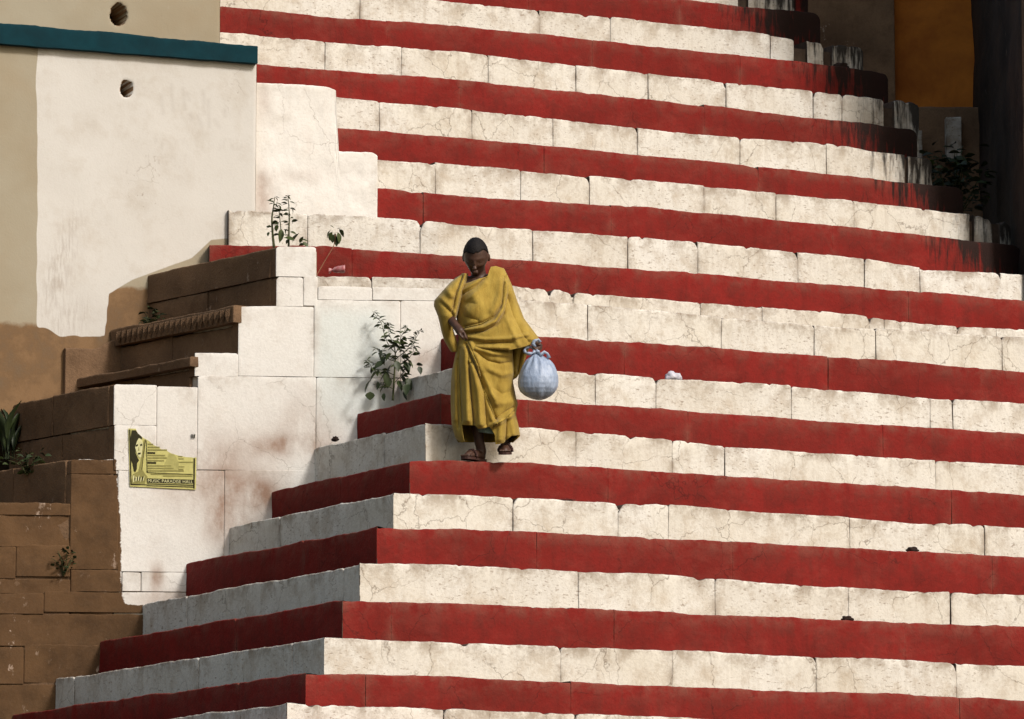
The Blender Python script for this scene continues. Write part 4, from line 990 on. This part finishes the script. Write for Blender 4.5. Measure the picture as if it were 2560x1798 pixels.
# ------------------------------------------------------------------ torn concert poster on the retaining wall
def ink(name, c, rough=0.8): return plain(name, c, tuple(v * 0.8 for v in c), 30, rough, 0.1, 0.2, 3)
M_paper = ink('yellow_poster_paper', (0.60, 0.55, 0.20)); M_ink = ink('black_ink', (0.035, 0.03, 0.012)); M_mid = ink('olive_halftone_ink', (0.30, 0.27, 0.09)); M_pale = ink('pale_paper', (0.72, 0.68, 0.36))
def pz(x, y, lift=0.0): 
    p = on_plane(280 + x / 8.067, 1040 + y / 8.067, PW, NW); return p + NW * (0.009 + lift)
poster = thing('poster', pz(1000, 1440), 'torn yellow concert poster pasted on the white wall', 'poster')
def flat(name, pts, mat, lift, parent=poster):
    n = len(pts)
    vv = [pz(x, y, lift) for x, y in pts] + [pz(x, y, lift - 0.0012) for x, y in pts]
    return mesh_obj(name, vv, [tuple(range(n))[::-1], tuple(range(n, 2 * n))] + [(i, (i + 1) % n, n + (i + 1) % n, n + i) for i in range(n)], mat, parent, False)
flat('paper', [(330, 255), (480, 262), (492, 300), (520, 352), (600, 420), (640, 455), (700, 480), (760, 520), (800, 560), (830, 590), (930, 630), (1000, 680), (1100, 700), (1150, 735), (1200, 760), (1330, 800), (1480, 832), (1600, 838), (1640, 846), (1705, 838), (1690, 1490), (360, 1425)], M_paper, 0.0)
K = 0.0022
for pts in ([(345, 280), (370, 282), (395, 1395), (372, 1393)], [(1645, 856), (1675, 858), (1665, 1468), (1636, 1466)], [(380, 1372), (700, 1386), (700, 1400), (380, 1396)]): flat('border', pts, M_ink, K)
flat('hair_print', [(395, 295), (480, 292), (520, 355), (600, 425), (610, 480), (560, 470), (500, 530), (470, 620), (480, 760), (520, 850), (545, 900), (505, 960), (500, 1080), (470, 1140), (440, 1120), (410, 960), (372, 880), (372, 470)], M_ink, K)
flat('face_print', [(500, 520), (540, 450), (600, 480), (625, 560), (610, 700), (590, 830), (560, 850), (520, 800), (480, 700), (465, 640)], M_pale, K * 1.5)
flat('eye_print', [(478, 590), (520, 570), (524, 606), (484, 630)], M_ink, K * 2); flat('eye_print', [(565, 580), (606, 562), (608, 602), (570, 612)], M_ink, K * 2)
flat('nose_print', [(536, 620), (545, 620), (552, 706), (530, 706)], M_mid, K * 2); flat('mouth_print', [(520, 750), (575, 742), (580, 772), (530, 790)], M_ink, K * 2)
flat('beam_print', [(640, 480), (675, 480), (640, 760), (610, 1090), (720, 1240), (690, 1250), (660, 1386), (390, 1372), (420, 1180), (530, 1120), (580, 900)], M_mid, K)
flat('beam_print', [(668, 480), (684, 480), (628, 900), (608, 1090), (596, 1090)], M_ink, K * 1.6)
for k in range(9): flat('garment_print', [(420 + k * 26, 1210 + (k * 37) % 60), (450 + k * 26, 1200 + (k * 53) % 70), (446 + k * 24, 1330 - (k * 29) % 50), (424 + k * 24, 1350 - (k * 41) % 60)], M_ink if k % 2 else M_pale, K * 1.5)
for y, x1 in ((575, 830), (635, 960), (690, 1110), (800, 1070), (850, 1110), (905, 1050), (1010, 1195), (1060, 1240), (1110, 1450)): flat('text_line', [(720, y - 15), (x1, y - 12), (x1, y + 14), (720, y + 11)], M_mid, K)
for y, x0, x1 in ((820, 1335, 1420), (868, 1340, 1440), (935, 1340, 1630), (1028, 1340, 1460), (1078, 1340, 1440), (1180, 780, 1600), (1215, 1030, 1620)): flat('text_line', [(x0, y - 11), (x1, y - 9), (x1, y + 12), (x0, y + 10)], M_mid, K)
for y, x1 in ((750, 870), (950, 890)): flat('heading_bar', [(715, y - 20), (x1, y - 17), (x1, y + 19), (715, y + 16)], M_ink, K)
flat('faded_portrait', [(1090, 900), (1150, 760), (1260, 780), (1340, 920), (1350, 1060), (1280, 1110), (1050, 1100), (1040, 1000)], ink('pale_olive_ink', (0.46, 0.42, 0.15)), K * 0.6)
flat('panel_line', [(695, 1120), (712, 1120), (730, 1140), (1630, 1178), (1630, 1188), (720, 1152), (695, 1135)], M_ink, K * 1.4); flat('panel_line', [(690, 500), (700, 500), (714, 1125), (702, 1125)], M_ink, K * 1.4)
flat('title_bar', [(700, 1262), (1640, 1290), (1640, 1372), (700, 1350)], M_ink, K)
for y in (1362, 1398): flat('title_stripe', [(700, y + 2), (1640, y + 30), (1640, y + 50), (700, y + 18)], M_ink, K * 0.9)
tc = bpy.data.curves.new('title', 'FONT'); tc.body = 'MUSIC PARADISE HALL'; tc.size = 1.0; tc.extrude = 0.0
to = bpy.data.objects.new('title', tc); col.objects.link(to)
dg = bpy.context.evaluated_depsgraph_get(); dg.update()
tm = bpy.data.meshes.new_from_object(to.evaluated_get(dg)); bpy.data.objects.remove(to)
xs = [q.co.x for q in tm.vertices]; ys = [q.co.y for q in tm.vertices]; x0, x1, y0, y1 = min(xs), max(xs), min(ys), max(ys)
for q in tm.vertices:
    u = (q.co.x - x0) / (x1 - x0); w = (q.co.y - y0) / (y1 - y0)
    q.co = pz(724 + u * 905, 1340 + 24 * u - w * 62, K * 1.7)
tm.materials.clear(); tm.materials.append(M_pale)
link(bpy.data.objects.new('title_lettering', tm), poster)
for x0, x1 in ((1592, 1606), (1620, 1640), (1655, 1675)): flat('torn_scrap', [(x0, 370), (x1, 368), (x1 - 2, 460), (x0 + 2, 452)], M_ink, 0.0)

# ------------------------------------------------------------------ plants
def leaf_material(name, a, b):
    t = NT(name); n = t.noise(12.0, 3, 0.6)
    oi = t.n.new('ShaderNodeObjectInfo').outputs['Random']
    c = t.mix(t.ramp(t.math('ADD', t.math('MULTIPLY', n, 0.5), t.math('MULTIPLY', oi, 0.5)), [(0.25, 0.0), (0.75, 1.0)]), a, b)
    m = t.done(c, 0.5, None, 0.35); t.b.inputs['Subsurface Weight'].default_value = 0.0
    return m
M_leaf = leaf_material('green_leaf', (0.028, 0.040, 0.010), (0.055, 0.075, 0.018))
M_leaf_dark = leaf_material('dark_green_leaf', (0.018, 0.028, 0.010), (0.035, 0.050, 0.014))
M_stem = plain('green_stem', (0.075, 0.085, 0.03), (0.05, 0.05, 0.02), 20, 0.7, 0.2)
M_pink_stem = plain('dry_pinkish_stem', (0.36, 0.17, 0.10), (0.28, 0.13, 0.08), 20, 0.7, 0.2)
def leaf_mesh(name, w, mat, bend=0.18):
    v = [(0, 0, 0), (0, 0.12, 0), (-w * 0.36, 0.30, 0.04), (0, 0.30, -0.015), (w * 0.36, 0.30, 0.04), (-w * 0.5, 0.52, 0.03), (0, 0.52, -0.03 - bend * 0.2), (w * 0.5, 0.52, 0.03), (-w * 0.32, 0.78, -bend * 0.35), (0, 0.78, -0.05 - bend * 0.45), (w * 0.32, 0.78, -bend * 0.35), (0, 1.0, -0.05 - bend)]
    f = [(1, 3, 2), (1, 4, 3), (2, 3, 6, 5), (3, 4, 7, 6), (5, 6, 9, 8), (6, 7, 10, 9), (8, 9, 11), (9, 10, 11)]
    v2 = [(x, y, z - 0.012) for x, y, z in v]; n = len(v)
    f2 = f + [tuple(n + i for i in q[::-1]) for q in f] + [(0, 1, n + 1, n)]
    me = bpy.data.meshes.new(name); me.from_pydata(v + v2, [], f2); me.materials.append(mat)
    me.polygons.foreach_set('use_smooth', [True] * len(me.polygons)); return me
L_broad = leaf_mesh('leaf', 0.62, M_leaf); L_narrow = leaf_mesh('leaf', 0.26, M_leaf); L_mid = leaf_mesh('leaf', 0.42, M_leaf)
L_dark = leaf_mesh('leaf', 0.55, M_leaf_dark); L_blade = leaf_mesh('leaf', 0.10, M_leaf_dark, 0.3); L_round = leaf_mesh('leaf', 1.0, M_leaf_dark, 0.05)
def add_leaf(parent, mesh, pos, d, size, roll=None):
    d = d.normalized()
    q = d.to_track_quat('Y', 'Z').to_matrix().to_4x4() @ Matrix.Rotation(random.uniform(-0.9, 0.9) if roll is None else roll, 4, 'Y')
    o = bpy.data.objects.new('leaf', mesh); link(o, parent)
    o.matrix_world = Matrix.Translation(pos) @ q @ Matrix.Scale(size, 4)
    return o
def tubes(name, chains, mat, parent):
    bm = bmesh.new()
    for ch in chains:
        rings = []
        for k, (p, r) in enumerate(ch):
            d = (ch[min(k + 1, len(ch) - 1)][0] - ch[max(k - 1, 0)][0]).normalized()
            a = d.orthogonal().normalized(); b = d.cross(a)
            rings.append([bm.verts.new(p + (a * math.cos(t) + b * math.sin(t)) * r) for t in [2 * math.pi * i / 6 for i in range(6)]])
        for A, B in zip(rings, rings[1:]):
            for i in range(6): bm.faces.new((A[i], A[(i + 1) % 6], B[(i + 1) % 6], B[i]))
        bm.faces.new(rings[-1]); bm.faces.new(rings[0][::-1])
    return bm_obj(name, bm, mat, parent)
def smooth_chain(pts, r0, r1, n=5):
    out = []
    for k in range(len(pts) - 1):
        p0, p1, p2, p3 = pts[max(k - 1, 0)], pts[k], pts[k + 1], pts[min(k + 2, len(pts) - 1)]
        for i in range(n):
            t = i / n
            out.append(0.5 * ((2 * p1) + (p2 - p0) * t + (2 * p0 - 5 * p1 + 4 * p2 - p3) * t * t + (3 * p1 - p0 - 3 * p2 + p3) * t ** 3))
    out.append(pts[-1]); m = len(out) - 1
    return [(p, r0 + (r1 - r0) * k / m) for k, p in enumerate(out)]
def rdir(upw=0.2, front=0.4):
    a = random.uniform(0, 2 * math.pi)
    return Vector((math.cos(a), math.sin(a) * 0.7 - front * 0.4, upw + random.uniform(-0.35, 0.35)))
wallY = lambda x: on_plane(x, 900, PW, NW).y

# bushy weed where the flank steps meet the wall
bz = lambda x, y, d=0.0: at_depth(860 + x / 5.375, 740 + y / 5.375, wallY(982) - 0.12 + d)
weed = thing('weed', bz(655, 1400), 'bushy leafy weed growing against the white wall beside the steps', 'plant', 'weeds rooted in the masonry')
main = [(655, 1405), (668, 1200), (680, 1000), (690, 820), (680, 690)]
brs = [[(685, 760), (600, 660), (545, 520), (500, 360), (440, 290), (385, 205)], [(682, 700), (640, 600), (600, 480), (575, 350)], [(690, 780), (745, 660), (765, 560), (810, 470), (850, 400)], [(690, 850), (830, 740), (920, 660), (970, 560), (1030, 460)],
       [(685, 880), (560, 830), (480, 760), (430, 700)], [(670, 1060), (520, 1000), (400, 980), (350, 920), (310, 850)], [(675, 960), (800, 900), (900, 800), (940, 700), (930, 580)], [(665, 1180), (760, 1080), (820, 1010)], [(660, 1250), (560, 1200), (470, 1190)]]
chains = [smooth_chain([bz(*p) for p in main], 0.0085, 0.004)]
for b in brs: chains.append(smooth_chain([bz(x, y, random.uniform(-0.05, 0.03)) for x, y in b], 0.0035, 0.0012))
tubes('stem', chains, M_stem, weed)
for ci, ch in enumerate(chains[1:]):
    m = len(ch)
    for k in range(2, m):
        t = k / m
        for q in range(2 if t > 0.45 else 1):
            if random.random() < 0.88:
                sz = (0.085 - 0.050 * t) * random.uniform(0.8, 1.25)
                add_leaf(weed, L_narrow if t > 0.55 else L_mid, ch[k][0], rdir(0.0 if t < 0.5 else 0.25) + Vector((0, 0, -0.5 if random.random() < 0.55 else 0.2)), sz)
for x, y, dx, dz, s in ((560, 870, -0.9, -0.5, .085), (470, 1000, -0.8, -0.7, .095), (380, 1100, -0.7, -0.9, .10), (560, 1010, 0.1, -1, .085), (600, 1060, 0.0, -1, .08), (770, 860, 0.7, -0.7, .09), (820, 880, 0.4, -1, .07), (760, 1040, 0.5, -0.8, .095), (830, 1080, 0.5, -1, .09), (850, 1150, -0.1, -1, .09), (830, 1220, -0.1, -1, .08),
                       (1000, 930, 0.3, -0.9, .06), (960, 930, 0.9, 0.1, .055), (540, 1290, -0.1, -1, .055), (450, 1130, 0.1, -1, .06), (690, 850, 0.3, -0.9, .08), (720, 930, 0.6, -0.6, .08), (650, 760, -0.6, -0.6, .08), (740, 800, 0.8, -0.3, .08), (600, 800, -0.7, -0.6, .085), (650, 900, -0.5, -0.8, .08), (520, 700, -0.3, -0.9, .07), (700, 1130, 0.6, -0.8, .08)):
    add_leaf(weed, L_dark, bz(x, y, random.uniform(-0.08, 0.0)), Vector((dx, random.uniform(-0.5, 0.1), dz)), s * 1.2)
add_leaf(weed, L_round, bz(350, 1270, -0.06), Vector((0.0, -0.05, -1)), 0.070, 1.57 * 0)
# slim upright plant on the block at the top of the side flight
az = lambda x, y, d=0.0: at_depth(560 + x / 5.04, 460 + y / 5.04, wallY(700) + 0.16 + d)
pl = thing('upright_plant', az(720, 800), 'slim twin-stemmed plant standing on the white wall block', 'plant', 'weeds rooted in the masonry')
ch1 = smooth_chain([az(630, 800), az(612, 620), az(604, 430), az(625, 280), az(640, 165)], 0.0105, 0.0022); ch2 = smooth_chain([az(815, 800), az(818, 600), az(822, 400), az(815, 250), az(803, 150)], 0.008, 0.0018)
ch3 = smooth_chain([az(720, 600), az(705, 450), az(690, 340), az(660, 240)], 0.004, 0.0015)
tubes('stem', [ch1, ch2, ch3, smooth_chain([az(606, 480), az(640, 520), az(705, 470)], 0.003, 0.0015), smooth_chain([az(818, 660), az(770, 640), az(640, 645)], 0.0025, 0.0015)], M_stem, pl)
for ch in (ch1, ch2, ch3):
    m = len(ch)
    for k in range(4, m):
        t = k / m
        for q in range(2): 
            if random.random() < 0.7: add_leaf(pl, L_narrow if t > 0.7 else L_mid, ch[k][0], rdir(0.1), (0.062 - 0.020 * t) * random.uniform(0.7, 1.2))
for x, y, dx, dz, s, L in ((720, 540, 0.0, -1, .115, L_mid), (680, 500, -0.3, -0.9, .06, L_broad), (760, 560, 0.3, -0.9, .05, L_broad), (690, 250, 0.3, -0.9, .07, L_mid), (800, 240, -1, 0.1, .055, L_broad), (850, 290, 0.4, -0.9, .05, L_mid), (900, 440, -0.5, -0.6, .05, L_mid), (840, 480, 0.9, 0.3, .06, L_mid), (620, 360, 0.5, 0.2, .08, L_mid), (570, 600, -0.3, -0.8, .04, L_broad),
                        (860, 740, 0.3, 0.6, .09, L_broad), (900, 720, -0.6, 0.3, .085, L_broad), (780, 770, 0.2, 0.5, .06, L_broad), (950, 760, 0.3, 0.7, .07, L_mid), (960, 700, 0.9, -0.1, .06, L_narrow), (980, 720, 0.8, -0.7, .075, L_mid), (930, 780, 0.9, 0.3, .06, L_mid), (530, 205, 1, -0.2, .065, L_narrow)):
    add_leaf(pl, L, az(x, y, random.uniform(-0.04, 0.02)), Vector((dx, random.uniform(-0.5, 0.0), dz)), s)
# single drooping stem beside it
sp_ = thing('drooping_stem', az(1170, 1150, 0.02), 'single pinkish stem with one wilted leaf head', 'plant', 'weeds rooted in the masonry')
tubes('stem', [smooth_chain([az(1160, 1165, 0.02), az(1265, 980, 0.0), az(1385, 770, -0.02), az(1400, 640, -0.02)], 0.0042, 0.0030)], M_pink_stem, sp_)
for x, y, dx, dz, s, L in ((1400, 600, 0.0, -1, .105, L_mid), (1430, 590, 0.25, -1, .095, L_mid), (1370, 590, -0.4, -0.8, .075, L_broad), (1350, 570, -0.6, -0.9, .07, L_mid), (1440, 560, 0.6, -0.7, .075, L_broad), (1390, 560, -0.3, 0.3, .04, L_narrow), (1420, 570, 0.6, 0.2, .04, L_narrow), (1460, 620, 0.3, -1, .06, L_mid), (1380, 620, -0.2, -1, .07, L_broad), (1410, 650, 0.1, -1, .08, L_broad)):
    add_leaf(sp_, L, az(x, y, random.uniform(-0.04, 0.01)), Vector((dx, random.uniform(-0.4, 0.2), dz)), s)
# growth on the dark ledges of the side flight
def side_pt(xe, x, y, inset):
    s, _ = w_sz(xe, 900); b = PW + EW * s
    return on_plane(x, y, b, NS) - NS * inset
def tuft(name, label, base, spread, n, sizes, mesh, up=0.6, stems=4, group=None):
    o = thing(name, base, label, 'plant', group)
    ch = []
    for k in range(stems):
        a = random.uniform(0, 6.28); tip = base + Vector((math.cos(a) * spread * 0.6, math.sin(a) * spread * 0.3 - 0.03, spread * random.uniform(0.6, 1.2) * up * 1.6))
        ch.append(smooth_chain([base - Vector((0, 0, 0.01)), (base + tip) / 2 + Vector((0.01, 0, 0.02)), tip], 0.004, 0.0015))
    tubes('stem', ch, M_stem, o)
    for k in range(n):
        c = random.choice(ch); p = random.choice(c[2:])[0]
        add_leaf(o, mesh, p + Vector((random.gauss(0, spread * 0.16), random.gauss(0, spread * 0.12), random.gauss(0, spread * 0.12))), rdir(0.25), random.uniform(*sizes))
    return o
tuft('ledge_shrub', 'small dark shrub sprouting on the carved brown ledge', side_pt(596, 345, 826, 0.10), 0.15, 46, (0.04, 0.075), L_dark, 0.55, 6)
tuft('joint_weed', 'dark weed rooted in a joint of the bare brown wall', on_plane(158, 1438, PW, NW) + NW * 0.012, 0.15, 44, (0.03, 0.055), L_dark, 0.6, 6)
tuft('corner_scrub', 'tangle of dark scrub at the foot of the brown steps', side_pt(177, 70, 1185, 0.05) + NS * 0.06, 0.22, 60, (0.04, 0.08), L_dark, 0.35, 7)
rd = thing('reed_clump', side_pt(285, 40, 1150, -0.06), 'upright grassy blades standing before the brown riser', 'plant')
bs = side_pt(285, 40, 1150, -0.06)
for k in range(16): add_leaf(rd, L_blade, bs + Vector((random.uniform(-0.05, 0.05), random.uniform(-0.05, 0.05), 0)), Vector((random.uniform(-0.12, 0.12), random.uniform(-0.1, 0.1), 1)), random.uniform(0.28, 0.47))
# dark bush at the right end of the stair
bb = at_depth(2385, 560, 40.4)
bush = thing('shaded_bush', bb, 'dark bush growing at the broken stair end before the temple wall', 'bush')
chs = []
for k in range(14):
    a = random.uniform(-1, 1); tip = at_depth(2385 + a * 80, 470 - random.uniform(0, 1) * (130 - 60 * abs(a)), 40.4 + random.uniform(-0.3, 0.3))
    chs.append(smooth_chain([bb, (bb + tip) / 2 + Vector((a * 0.04, 0, 0.05)), tip], 0.008, 0.002))
tubes('stem', chs, M_stem, bush)
for k in range(210):
    c = random.choice(chs); p = random.choice(c[3:])[0]
    add_leaf(bush, L_dark if k % 3 else L_broad, p + Vector((random.gauss(0, 0.05), random.gauss(0, 0.07), random.gauss(0, 0.05))), rdir(0.1), random.uniform(0.07, 0.13))

# ------------------------------------------------------------------ litter on the treads
def tread_pt(key, x, inset):
    paint, i, pts, joints, rend, lend = STEPS[key]
    p = on_plane(x, lerp_pts(pts, x), PR - N1 * off(i), N1)
    return p - N1 * inset
def crumple(name, base, dims, mat, label, cat, seed, group=None, sub=3):
    bm = bmesh.new()
    g = bmesh.ops.create_icosphere(bm, subdivisions=sub, radius=1.0)['verts']
    for v_ in g:
        d = v_.co.copy(); k = 1 + 0.45 * nz(d.x * 1.6 + seed, d.y * 1.6, d.z * 1.6) + 0.18 * nz(d.x * 5, d.y * 5 + seed, d.z * 5)
        v_.co = Vector((base.x + d.x * k * dims[0], base.y + d.y * k * dims[1], base.z + max(-0.0, (d.z * k + 0.75) * dims[2])))
    o = bm_obj(name, bm, mat)
    me = o.data; off_ = Vector(base)
    for v_ in me.vertices: v_.co -= off_
    o.location = off_
    return tag(o, label, cat, group)
M_film = plain('thin_white_plastic', (0.62, 0.60, 0.66), (0.5, 0.48, 0.54), 20, 0.45, 0.4)
M_wrap = plain('red_foil_wrapper', (0.35, 0.05, 0.06), (0.5, 0.3, 0.3), 18, 0.4, 0.3, 0.5)
M_soot = plain('charred_rubbish', (0.03, 0.015, 0.01), (0.015, 0.008, 0.006), 25, 0.9, 0.5)
crumple('plastic_scrap', tread_pt('O', 1700, 0.10), (0.062, 0.03, 0.036), M_film, 'crumpled scrap of white plastic film on a white step', 'litter', 1.3)
crumple('charred_lump', tread_pt('T', 2293, 0.06), (0.042, 0.03, 0.022), M_soot, 'small jagged black lump lying on a red step', 'litter', 5.1)
crumple('dark_clod', tread_pt('V', 2128, 0.05), (0.042, 0.03, 0.020), M_soot, 'small rounded dark clod on a red step', 'litter', 9.4)
crumple('paint_flake', tread_pt('S', 1425, 0.05), (0.055, 0.02, 0.008), plain('dark_red_flake', (0.12, 0.02, 0.015)), 'flat dark red flake lying on a white step', 'litter', 3.7)
crumple('mud_clod', tread_pt('C', 2115, 0.08), (0.07, 0.04, 0.03), M_soot, 'muddy clod on the stained upper red step', 'litter', 6.2)
qf = on_plane(822, 1103, corner(1), N2) - N2 * 0.05
crumple('dark_pebble', qf, (0.024, 0.024, 0.022), M_soot, 'round black pebble on the shaded flank step by the wall', 'pebble', 2.2)
# red sweet wrapper: a tube with twisted ends
lw_ = on_plane(846, 688, PW - NW * (LAND - 0.02), NW); wz = lw_.z
wr = thing('sweet_wrapper', Vector((lw_.x, lw_.y - 0.12, wz)), 'small red foil wrapper lying on top of the white wall', 'litter')
wc = Vector((lw_.x, lw_.y - 0.10, wz + 0.026)); ax = Vector((1, -0.15, 0.10)).normalized()
vv, ff = [], []
pr = [(-0.068, 0.020), (-0.055, 0.016), (-0.040, 0.007), (-0.028, 0.018), (0.0, 0.024), (0.035, 0.026), (0.052, 0.027), (0.054, 0.022)]
for t, r in pr:
    for k in range(18):
        a = 2 * math.pi * k / 18; q = r * (1 + 0.16 * math.sin(5 * a + t * 60))
        vv.append(wc + ax * t + Vector((0, 1, 0)) * math.cos(a) * q + Vector((0, 0, 1)) * math.sin(a) * q)
for j in range(len(pr) - 1):
    for k in range(18): ff.append((j * 18 + k, j * 18 + (k + 1) % 18, (j + 1) * 18 + (k + 1) % 18, (j + 1) * 18 + k))
mesh_obj('foil_tube', vv, ff, M_wrap, wr)
scene.cycles.max_bounces = 5
scene.cycles.diffuse_bounces = 2
scene.cycles.caustics_reflective = False
scene.cycles.caustics_refractive = False
